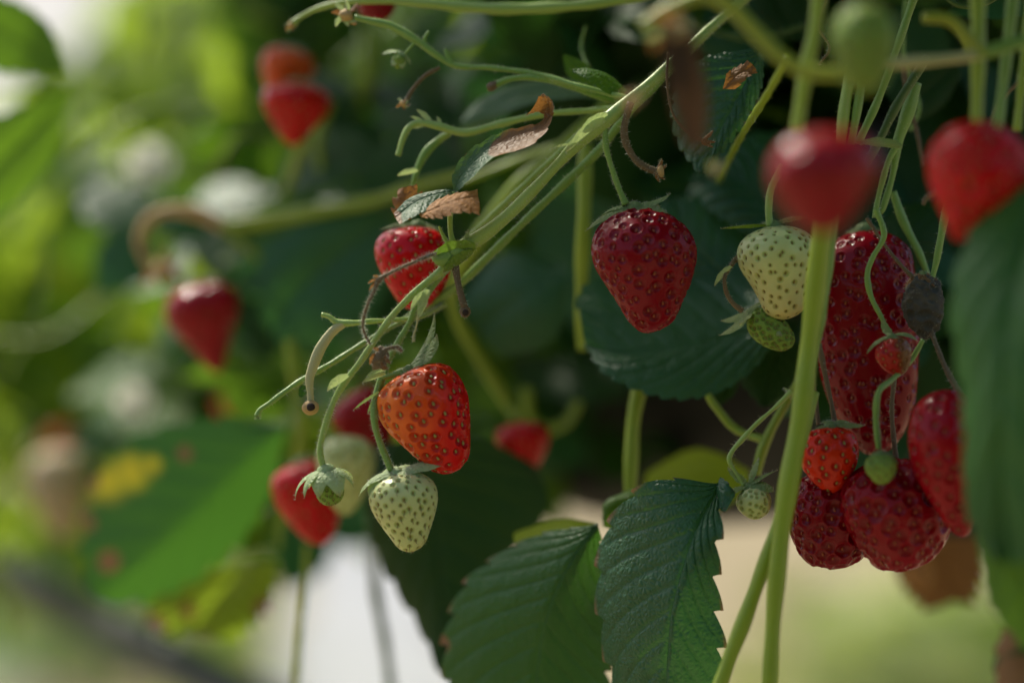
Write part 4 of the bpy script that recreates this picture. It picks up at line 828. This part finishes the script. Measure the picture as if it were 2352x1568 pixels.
stemthing('leaf_stalk', 'forked yellow green stalk left of the thick stalk, dark trough behind', 'stem', [('stem', 'petiole', [(1830, 880, .73, 16), (1790, 950, .73, 20), (1755, 1020, .73, 24), (1735, 1090, .73, 26)], 2), ('branch', 'petiole', [(1755, 1010, .73, 18), (1690, 985, .735, 18), (1645, 935, .735, 20), (1625, 905, .735, 16)], 2)])
stemthing('leaf_stalk', 'upright yellow stalk below the round dark leaf', 'stem', [('stem', 'petiole', [(1470, 880, .755, 32), (1455, 960, .755, 32), (1450, 1040, .755, 32), (1446, 1150, .755, 30)], 0)])
stemthing('leaf_stalk', 'blurred arching stalk below the long dark leaf at the centre', 'stem', [('stem', 'petiole', [(1210, 890, .86, 22), (1215, 950, .86, 24), (1250, 985, .86, 22), (1300, 970, .86, 22), (1330, 920, .86, 20)], 0)])
t10 = thing('fruit_pedicel', 'thin twisted green stalk reaching down left to the small green fruitlet', 'stem', P(1815, 905, .70))
mb = MB(); tube(mb, [(1818, 898, .70, 14), (1780, 935, .70, 9), (1735, 975, .70, 11), (1705, 1008, .70, 12), (1682, 1035, .70, 10), (1675, 1058, .70, 11), (1690, 1085, .70, 8), (1708, 1115, .70, 9)], hair=5); mb.build('stem', [M['stem_lit'], M['hair']], t10)
bract(t10, (1815, 905), (1800, 890), .70, 7)
t11 = thing('fruit_pedicel', 'curved brownish stalk holding the dim green fruitlet beside the cream berry', 'stem', P(1690, 595, .705))
mb = MB(); tube(mb, [(1700, 585, .71, 10), (1682, 605, .705, 11), (1665, 635, .70, 9), (1668, 670, .70, 10), (1685, 698, .70, 11), (1706, 714, .70, 12)], hair=5); mb.build('stem', [M['stem_brown'], M['hair']], t11)
bract(t11, (1680, 612), (1642, 658), .70, 18, mat='sepal_pale')
stemthing('fruit_pedicel', 'short stalk of the cream unripe strawberry', 'stem', [('stem', 'stem_lit', [(1800, 380, .705, 18), (1772, 430, .705, 16), (1765, 480, .705, 16), (1768, 520, .705, 20)], 4)])
stemthing('runner_stem', 'yellow green blurred stem forking across the top right foreground', 'stem', [('stem', 'stem_yellow', [(1470, 60, .60, 20), (1540, 20, .60, 27), (1620, -8, .60, 34), (1680, 20, .60, 34), (1730, 70, .60, 36), (1790, 130, .60, 30), (1850, 165, .60, 32), (1950, 172, .60, 24), (2030, 160, .60, 24)], 0)])
stemthing('runner_stem', 'horizontal stem with sunlight put in its pale colour, right of the blurred green berry', 'stem', [('stem', 'stem_pale', [(2030, 150, .63, 24), (2120, 142, .63, 28), (2200, 134, .63, 26), (2260, 125, .63, 24)], 0), ('branch', 'stem_yellow', [(2260, 125, .63, 30), (2220, 80, .63, 26), (2180, 45, .63, 26), (2120, 40, .63, 24)], 0), ('branch', 'stem', [(2240, 125, .63, 30), (2300, 112, .63, 30), (2400, 80, .63, 24)], 0)])  # pale colour stands for direct sun on this stretch of stem
RS = [('tall blurred stalk at the top right just left of the red edge berry', 'petiole', [(2245, -40, .64, 34), (2246, 120, .64, 32), (2242, 300, .64, 30)]),
      ('green blurred stalk rising from the red edge berry', 'stem', [(2330, -40, .65, 26), (2312, 120, .65, 26), (2290, 300, .65, 24)]),
      ('pale blurred stalk at the very right edge above the red edge berry', 'petiole', [(2370, -40, .66, 22), (2352, 140, .66, 22), (2335, 300, .66, 18)]),
      ('olive blurred stalk rising from the blurred foreground berry', 'petiole', [(1885, -60, .63, 30), (1872, 60, .63, 30), (1850, 170, .63, 34), (1830, 300, .63, 32)]),
      ('green stalk leftmost of the bunch behind the foreground berry', 'stem_lit', [(1955, 150, .69, 26), (1940, 240, .69, 26), (1930, 330, .69, 24)]),
      ('slim green stalk second in the bunch behind the foreground berry', 'stem', [(1985, 150, .69, 18), (1970, 240, .69, 20), (1955, 330, .69, 18)]),
      ('green stalk slanting in the bunch above the foreground berry', 'stem', [(2110, -40, .70, 18), (2070, 80, .70, 18), (2020, 220, .70, 18), (1970, 330, .70, 18)]),
      ('slanting dark green stalk right of the bunch above the foreground berry', 'stem_dark', [(2130, 130, .705, 18), (2060, 240, .705, 22), (2010, 340, .705, 20), (1960, 420, .705, 18)]),
      ('knotted green stalk right of the foreground berry leading down to the long berry', 'stem', [(2105, 190, .71, 24), (2080, 270, .71, 30), (2060, 330, .71, 24), (2050, 400, .71, 16), (2030, 470, .71, 15), (2020, 490, .71, 14)]),
      ('thin bent green stalk left of the knotted one', 'stem', [(2062, 330, .708, 14), (2040, 370, .708, 14), (2020, 440, .708, 14), (2008, 500, .708, 12)]),
      ('green stalk slanting right below the knotted stalk', 'stem', [(2050, 440, .715, 18), (2075, 510, .715, 20), (2110, 580, .715, 18), (2130, 630, .715, 14)]),
      ('upright green stalk between the dark leaf and the large right leaf', 'stem', [(2180, 440, .70, 16), (2165, 520, .70, 18), (2150, 600, .70, 16), (2140, 640, .70, 14)]),
      ('wavy green stalk crossing the long dark berry', 'stem', [(2012, 480, .695, 14), (2030, 540, .695, 13), (2005, 590, .695, 12), (1992, 630, .695, 14), (2000, 680, .695, 12), (2025, 730, .695, 10), (2035, 755, .695, 12)]),
      ('thin reddish stalk running to the mouldy grey berry', 'stem_brown', [(1990, 500, .70, 8), (2030, 560, .70, 8), (2070, 610, .70, 9), (2095, 635, .70, 11)]),
      ('forked green stalk between the half red fruitlet and the green fruitlet', 'stem', [(2120, 780, .69, 10), (2090, 830, .69, 12), (2050, 870, .685, 13), (2018, 900, .68, 14), (2012, 960, .68, 14), (2018, 1030, .68, 14)]),
      ('thin reddish stalk right beside the green fruitlet stalk', 'stem_brown', [(2055, 860, .695, 10), (2048, 940, .695, 11), (2055, 1030, .695, 12), (2062, 1080, .695, 10)]),
      ('reddish stalk on the left side of the long dark berry above the small orange berry', 'stem_brown', [(1880, 790, .70, 14), (1895, 860, .70, 12), (1910, 930, .70, 11), (1918, 975, .70, 12)]),
      ('second slim stalk above the small orange berry', 'stem_brown', [(1862, 850, .70, 12), (1872, 910, .70, 11), (1880, 975, .70, 11)]),
      ('brown stalk descending left of the large right leaf', 'stem_brown', [(2130, 740, .70, 10), (2165, 830, .69, 12), (2190, 880, .685, 14), (2220, 930, .68, 12)]),
      ('dark wiry stalk in the black gap at the right', 'stem_brown', [(2075, 150, .73, 12), (2085, 230, .73, 12), (2105, 300, .73, 9), (2120, 380, .73, 8)]),
      ('slender curved shoot at the top right corner', 'stem_dark', [(2160, -20, .70, 14), (2200, 12, .70, 14), (2260, 10, .70, 12), (2310, -20, .70, 10)]),
      ('olive stalk behind the hanging leaf leading up to the fork', 'petiole', [(1810, 130, .66, 16), (1760, 220, .68, 18), (1710, 300, .71, 16), (1675, 365, .74, 14), (1635, 450, .78, 12)]),
      ]
RS += [('fine dry tendril looping left of the blurred green berry', 'stem_brown', [(1900, -10, .70, 7), (1880, 60, .70, 7), (1905, 110, .70, 6), (1880, 150, .70, 6)]),
      ('thin reddish runner slanting behind the right edge stalks', 'stem_brown', [(2352, 180, .72, 9), (2300, 230, .72, 9), (2250, 330, .72, 10), (2200, 400, .72, 8)]),
      ('pale hooked shoot above the bright horizontal stem', 'stem_yellow', [(2120, 40, .66, 20), (2180, 50, .66, 20), (2215, 90, .66, 18), (2225, 130, .66, 16)]),
      ('slim green shoot crossing the dark gap right of the foreground berry', 'stem', [(2080, 0, .74, 10), (2075, 120, .74, 11), (2110, 240, .74, 10), (2090, 300, .74, 9)]),
      ('thin dark stalk behind the top of the hanging bluish leaf', 'stem_dark', [(1500, 10, .76, 12), (1600, 60, .76, 12), (1720, 90, .76, 12), (1850, 60, .76, 12)]),
      ('thin green shoot above the small blurred upright leaflet', 'stem', [(1345, 60, .75, 5), (1335, 110, .75, 6), (1355, 160, .74, 7), (1385, 205, .73, 9)]),
      ('pale stalk running behind the top of the browned curled leaf', 'petiole', [(1060, 420, .80, 14), (1160, 380, .80, 14), (1290, 330, .79, 16), (1400, 300, .79, 16)])]
for lab, mt, pts in RS: stemthing('leaf_stalk' if 'petiole' in mt else 'green_stalk', lab, 'stem', [('stem', mt, pts, 3)])
t12 = thing('dry_twig', 'thin brown thread curving over the hanging leaf to a dried flower tip', 'twig', P(1545, 150, .70))
mb = MB(); tube(mb, [(1535, 120, .70, 6), (1532, 190, .70, 6), (1545, 260, .70, 6), (1580, 305, .70, 7), (1612, 322, .70, 9)], hair=3); mb.build('stem', [M['stem_brown'], M['hair']], t12)
for tp in ((1638, 298), (1645, 325), (1640, 338), (1622, 335)): bract(t12, (1614, 320), tp, .699, 11, mat='leaf_brown', hair=20, name='bud_scale')
stemthing('dry_stub', 'greyish hooked dry stub left of the large right leaf', 'stem stub', [('stem', 'stem_brown', [(2190, 440, .68, 14), (2160, 438, .68, 14), (2130, 452, .68, 12), (2120, 470, .68, 8)], 4)])
withered('withered_blossom', 'blurred pale orange withered tip in front of the main stalk top', (1452, 228), .575, 26, ['leaf_tan', 'leaf_tan'] if 'leaf_tan' in M else ['leaf_brown'], 8)
withered('withered_blossom', 'blurred peach withered flower at the top centre in front of the stems', (1545, 75), .575, 60, ['leaf_brown', 'sepal_pale', 'leaf_brown'], 9)
withered('withered_blossom', 'small blurred tan speck between hanging leaf and foreground berry', (1645, 385), .60, 18, ['leaf_brown', 'sepal_pale'], 10)
# small leafy shoot by the foreground berry
t13 = thing('leafy_shoot', 'small bright green leaflet shoot pointing left behind the foreground berry', 'shoot', P(2070, 335, .69))
bract(t13, (2072, 338), (1968, 330), .69, 26, mat='sepal', hair=20, name='leaflet')

# ================================================================== BERRIES
M['flesh_redbrown'] = fleshmat('flesh_redbrown', (.20, .09, .03), (.12, .05, .02), (.45, .02, .015), (.3, .008, .008))
M['flesh_peach'] = fleshmat('flesh_peach', (.6, .52, .34), (.45, .36, .2), (.58, .46, .28), (.45, .32, .18), rough=.5, coat=.1)
HG = 'strawberries hanging from the trough'
def eql(x): return list(x), list(x)
G5 = lambda L, Wd, li, cu, m=None, st=0, n=6: [(st+360/n*i, L*(1+.15*math.sin(i*2.3)), Wd, li+8*math.sin(i*3.1), cu+20*math.sin(i*1.7)) + ((m,) if m else ()) for i in range(n)]
berry('glossy dark red strawberry hanging alone in front of the round dark leaf', (1458, 478), (1492, 764), .70, [66, 104, 113, 84, 56, 34], [64, 112, 128, 112, 80, 52], 'flesh_dark', 'seed_red',
      N=185, res=(300, 380), rd=.47, dd=.42, seed=3, group=HG, disc=.16, lump=.025, cmat='sepal', hairs=0,
      calyx=[(185, 100, 28, -6, -38), (165, 70, 26, 5, -60), (208, 92, 24, -22, -22), (0, 66, 24, 4, 22), (20, 50, 20, 0, -40), (-30, 62, 24, -2, -22), (90, 50, 20, 0, -30), (-75, 30, 26, -14, -30), (-120, 42, 28, -16, -30), (-145, 62, 30, -18, -34)])
def ripe_o(l):
    return .42+.75*(l[:, 0]*.75+l[:, 1]*1.1-.15)
berry('orange red half ripe strawberry with paler left shoulder', (940, 850), (1046, 1082), .70, [80, 104, 104, 82, 60, 40], [72, 96, 100, 82, 58, 38], 'flesh_orange', 'seed_olive',
      N=165, res=(300, 380), rd=.44, dd=.44, ripefn=ripe_o, seed=5, group=HG, disc=.15, hairs=160, lump=.03,
      calyx=[(8, 82, 34, 6, 46), (-38, 86, 46, -6, -34), (-95, 60, 34, -12, -50), (-135, 62, 32, -10, -50), (30, 118, 24, 14, 44), (180, 56, 24, -10, -50), (140, 60, 24, 0, -40)], stalk=[(878, 868, .70, 12), (900, 862, .70, 11), (925, 855, .70, 14)], stalkmat='stem')
berry('pale green unripe strawberry with brown seeds at the bottom of the stalk', (912, 1086), (946, 1266), .697, [48, 72, 72, 58, 40, 26], [52, 78, 80, 66, 46, 30], 'flesh_pale', 'seed_brown',
      N=190, res=(260, 340), rd=.36, dd=.40, seedsz=1.25, ripe=.0, seed=7, styles=True, group=HG, disc=.22, hairs=420, cmat='sepal_pale', lump=.015,
      calyx=[(190, 92, 36, 8, -80), (-150, 78, 44, 5, -85), (-100, 62, 46, 0, -90), (-55, 82, 54, 5, -85), (-10, 84, 34, 12, -30), (5, 100, 20, 8, -22, 'sepal'), (60, 60, 30, 0, -60), (120, 60, 30, 0, -60)])
berry('bright red strawberry half hidden behind the stem node', (960, 520), (950, 712), .728, [64, 92, 94, 76, 52, 30], [50, 72, 80, 78, 60, 34], 'flesh_red', 'seed_gold', N=140, res=(140, 180), rd=.4, dd=.25, seed=9, group=HG,
      calyx=G5(70, 22, -10, -70, st=20)+[(200, 70, 16, 10, -40)])
berry('cream coloured unripe strawberry beside the thick yellow green stalk', (1775, 520), (1800, 734), .706, [60, 88, 86, 62, 46, 36], [62, 92, 96, 84, 66, 42], 'flesh_pale', 'seed_brown', N=210, res=(220, 280), rd=.34, dd=.35, seedsz=1.1, seed=11, group=HG,
      ripefn=lambda l: .15+.9*(l[:, 1]-.45), calyx=[(178, 92, 22, 5, -10, 'leaf_lime'), (200, 60, 24, -30, -60), (-110, 40, 24, -40, -40), (-30, 60, 24, -10, -60), (20, 70, 20, 10, -30), (100, 50, 20, 0, -60), (-150, 70, 24, -30, -30, 'sepal_pale')])
berry('dim green fruitlet with wide calyx below the cream strawberry', (1722, 722), (1822, 792), .708, [22, 36, 42, 40, 32, 20], [22, 34, 38, 34, 26, 16], 'flesh_green', 'seed_brown', N=110, res=(150, 190), rd=.5, dd=.45, styles=True, seed=12, name='strawberry',
      ctilt=.7, cmat='sepal_pale', calyx=[(-60, 66, 24, -30, -50), (0, 74, 30, -40, -30), (40, 78, 24, -30, -30), (-120, 72, 22, 30, 20), (180, 70, 24, 10, 30), (140, 54, 22, 10, 20), (-90, 80, 30, -20, -40), (90, 50, 26, -20, -40)])
berry('very long deep red strawberry behind the thick yellow green stalk', (1985, 528), (2010, 1045), .722, [84, 116, 112, 118, 88, 50], [90, 104, 112, 100, 92, 54], 'flesh_dark', 'seed_red', N=300, res=(300, 260), rd=.44, dd=.32, seed=13, group=HG, lump=.04,
      calyx=G5(60, 24, -10, -60, st=10))
berry('small orange red strawberry at the top of the lower cluster', (1908, 980), (1912, 1134), .694, [46, 66, 76, 66, 46, 24], [42, 58, 62, 54, 36, 20], 'flesh_orange', 'seed_olive', N=75, res=(170, 220), rd=.42, dd=.34, ripe=.85, seed=14, group=HG,
      calyx=[(200, 56, 26, -10, -60), (-100, 44, 30, -45, -30), (-150, 60, 24, -20, -40), (0, 60, 20, 0, -10), (30, 50, 20, 0, -40), (100, 40, 22, 0, -50)])
berry('dark red strawberry at the lower left of the cluster with shiny wet tip', (1900, 1085), (1912, 1306), .703, [60, 88, 96, 92, 74, 52], [66, 94, 108, 104, 84, 58], 'flesh_dark', 'seed_red', N=135, res=(240, 300), rd=.58, dd=.42, seed=15, group=HG, lump=.02)
berry('plump dark red strawberry at the bottom centre of the cluster', (2035, 1055), (2075, 1310), .690, [72, 112, 124, 108, 84, 58], [70, 108, 134, 132, 108, 66], 'flesh_dark', 'seed_red', N=150, res=(240, 300), rd=.56, dd=.38, seed=16, group=HG, lump=.03, ripe=.8)
berry('elongated red strawberry partly covered by the large right leaf', (2165, 895), (2212, 1232), .672, [60, 88, 98, 84, 52, 26], [50, 72, 76, 66, 48, 24], 'flesh_dark', 'seed_red', N=130, res=(170, 220), rd=.44, dd=.3, seed=17, group=HG, ripe=.55)
berry('small green fruitlet capped by its calyx in the middle of the cluster', (2022, 1042), (2026, 1112), .672, [22, 34, 38, 34, 24, 14], [20, 32, 36, 32, 24, 14], 'flesh_green', 'seed_olive', N=60, res=(60, 80), seed=18, cmat='sepal',
      calyx=[(200, 48, 26, -30, -60), (-130, 46, 26, -40, -45), (-90, 44, 28, -45, -40), (-40, 46, 26, -40, -45), (10, 50, 24, -20, -60), (100, 40, 24, -20, -60)], chair=10)
berry('small withering fruitlet, red on the left and brown on the right', (2048, 775), (2068, 862), .688, [26, 40, 46, 40, 30, 16], [24, 34, 38, 32, 24, 14], 'flesh_redbrown', 'seed_gold', N=60, res=(70, 90), seed=19, cmat='sepal',
      ripefn=lambda l: .5-3*l[:, 0], calyx=[(190, 60, 14, 0, -60), (-140, 54, 14, -20, -50), (-60, 50, 14, -20, -60), (0, 54, 14, 0, -70), (100, 40, 16, 10, 60)], chair=10)
berry('shrivelled grey mouldy berry beside the large right leaf', (2120, 632), (2128, 776), .70, [26, 40, 46, 44, 36, 20], [26, 38, 44, 42, 34, 20], 'flesh_grey', 'seed_gold', N=60, res=(90, 110), seedsz=0, rd=.5, dd=.5, seed=20, lump=.08, hairs=600,
      calyx=G5(44, 20, -20, -50, 'leaf_brown'))
berry('large bright red strawberry cut by the right edge of the frame', (2275, 285), (2195, 552), .605, [66, 102, 116, 92, 48, 16], [72, 108, 126, 112, 70, 30], 'flesh_red', 'seed_gold', N=120, res=(160, 200), seed=21, group=HG, dd=.45, rd=.5)
berry('big out of focus dark red strawberry in the near foreground', (1880, 300), (1895, 535), .545, [66, 104, 124, 112, 82, 50], [80, 120, 132, 108, 74, 44], 'flesh_dark', 'seed_red', N=120, res=(120, 160), seed=22, group=HG, dd=.2, ripe=.7)
berry('out of focus green berry at the top right in front of the stems', (1985, 10), (1985, 215), .575, [46, 66, 76, 66, 50, 30], [46, 66, 76, 66, 50, 30], 'flesh_green', 'seed_olive', N=80, res=(70, 90), seed=23, name='strawberry')
berry('small green fruitlet with spread calyx right of the sharp toothed leaf', (1720, 1118), (1745, 1190), .70, [20, 34, 40, 38, 28, 18], [20, 34, 40, 38, 30, 18], 'flesh_pale', 'seed_olive', N=75, res=(110, 140), rd=.44, dd=.42, seed=24, ripe=0, cmat='sepal',
      calyx=[(180, 62, 24, 5, -30), (200, 50, 20, -30, -50), (-80, 44, 26, -30, -30), (-30, 52, 24, 0, -60), (0, 60, 20, 20, -30), (30, 56, 18, 50, -20), (130, 50, 20, 50, -20), (-130, 50, 24, -20, -60)])
berry('blurred dark red strawberry of the pair at the upper left, lower one', (685, 192), (672, 335), .835, [58, 78, 76, 56, 34, 18], [54, 74, 74, 54, 30, 16], 'flesh_red', 'seed_gold', N=100, res=(60, 80), seed=25, group=HG, calyx=G5(40, 20, 0, -40), chair=0, ripe=1)
berry('blurred orange strawberry of the pair at the upper left, upper one', (672, 112), (640, 232), .85, [40, 58, 60, 52, 36, 20], [44, 58, 58, 48, 34, 18], 'flesh_orange', 'seed_gold', N=80, res=(60, 80), seed=26, group=HG, ripe=.35, calyx=G5(36, 18, 0, -60), chair=0)
berry('blurred heart shaped red strawberry at the left', (462, 650), (500, 856), .865, [66, 90, 92, 66, 36, 18], [58, 76, 70, 48, 28, 16], 'flesh_dark', 'seed_red', N=120, res=(60, 80), seed=27, group=HG, calyx=G5(50, 24, -10, -40), chair=0, ripe=.5)
berry('blurred red strawberry tip in front of the black trough at the centre', (1202, 968), (1208, 1112), .815, [48, 64, 62, 48, 28, 14], [46, 58, 54, 40, 24, 14], 'flesh_red', 'seed_gold', N=100, res=(60, 80), seed=28, group=HG, chair=0)
berry('blurred red strawberry below left of the fruitlet calyx', (690, 1060), (740, 1250), .80, [62, 80, 80, 66, 46, 26], [60, 80, 82, 70, 50, 28], 'flesh_red', 'seed_gold', N=120, res=(60, 80), seed=29, group=HG, chair=0, calyx=G5(40, 20, -10, -40))
berry('blurred pale green berry between the fruitlet calyx and the pale unripe strawberry', (800, 1000), (790, 1182), .79, [48, 66, 68, 56, 38, 22], [44, 62, 64, 54, 38, 22], 'flesh_pale', 'seed_brown', N=120, res=(60, 80), seed=30, group=HG, chair=0, ripe=0)
berry('blurred crimson strawberry behind the orange red one', (800, 905), (890, 1040), .815, [50, 68, 68, 54, 36, 20], [50, 66, 66, 52, 36, 20], 'flesh_dark', 'seed_red', N=100, res=(60, 80), seed=31, group=HG, chair=0, ripe=.4)
berry('dark red berry cut by the top edge beside the withered blossom', (868, -90), (862, 52), .77, [40, 50, 50, 46, 40, 26], [40, 50, 50, 46, 40, 26], 'flesh_dark', 'seed_red', N=90, res=(60, 80), seed=32, group=HG, chair=0)
berry('small faint red berry far behind at the left centre', (520, 900), (535, 965), 1.0, [22, 30, 34, 32, 24, 14], [22, 30, 34, 32, 24, 14], 'flesh_red', 'seed_gold', N=60, res=(40, 50), seed=33, group=HG, chair=0)
berry('large blurred peach coloured unripe berry at the far left', (125, 1030), (150, 1240), 1.12, [50, 72, 76, 64, 44, 26], [50, 72, 76, 64, 44, 26], 'flesh_peach', 'seed_gold', N=100, res=(50, 60), seed=34, group=HG, chair=0)
berry('faint orange berry above the peach coloured one at the far left', (145, 975), (155, 1050), 1.2, [30, 44, 48, 40, 28, 16], [30, 44, 48, 40, 28, 16], 'flesh_orange', 'seed_gold', N=60, res=(40, 50), seed=35, group=HG, chair=0, ripe=.2)
# fruitlet calyx on the left branch
berry('fuzzy green fruitlet wrapped in drooping sepals at the end of the left branch', (750, 1082), (762, 1160), .70, [18, 28, 33, 33, 28, 18], [18, 28, 33, 33, 28, 18], 'flesh_green', 'seed_olive', N=90, res=(90, 110), rd=.45, dd=.4, seed=36, name='strawberry', styles=True, cmat='sepal_pale', disc=.8,
      calyx=[(185, 84, 24, -5, -85), (-150, 72, 30, -5, -95), (-112, 66, 34, -10, -92), (-66, 74, 36, -8, -95), (-25, 66, 28, -5, -90), (30, 62, 26, -10, -80), (90, 56, 26, -10, -80), (145, 60, 26, -10, -80)], ctilt=.15)
# white blossoms, far and blurred
M['petal'] = leafmat('petal', (.75, .76, .68), (.82, .82, .74), (.75, .76, .66), trans=(.8, .8, .7), tf=.4, rough=.6)
def blossom(label, c, D, r):
    t = thing('blossom', label, 'flower', P(*c, D)); c0 = P(*c, D)
    for k in range(5):
        an = 1.2566*k+.3; out = np.array([math.cos(an), -.2, math.sin(an)]); out = unit(out); up = np.array([0, -1., 0]); up = unit(up-out*np.dot(up, out))
        sepal_part(t, c0, out, up, r*S(D), r*1.0*S(D), .1, .3, 'petal', hair=0, name='petal', dry=0)
    mb = MB(); blob(mb, c0+np.array([0, -.003, 0]), r*.28*S(D), nz=.05); mb.build('centre', [M['petal'], M['hair']], t)
blossom('round white blurred blossom at the lower left', (308, 922), 1.0, 50)
blossom('wide white blurred blossom at the upper left', (345, 378), 1.03, 62)
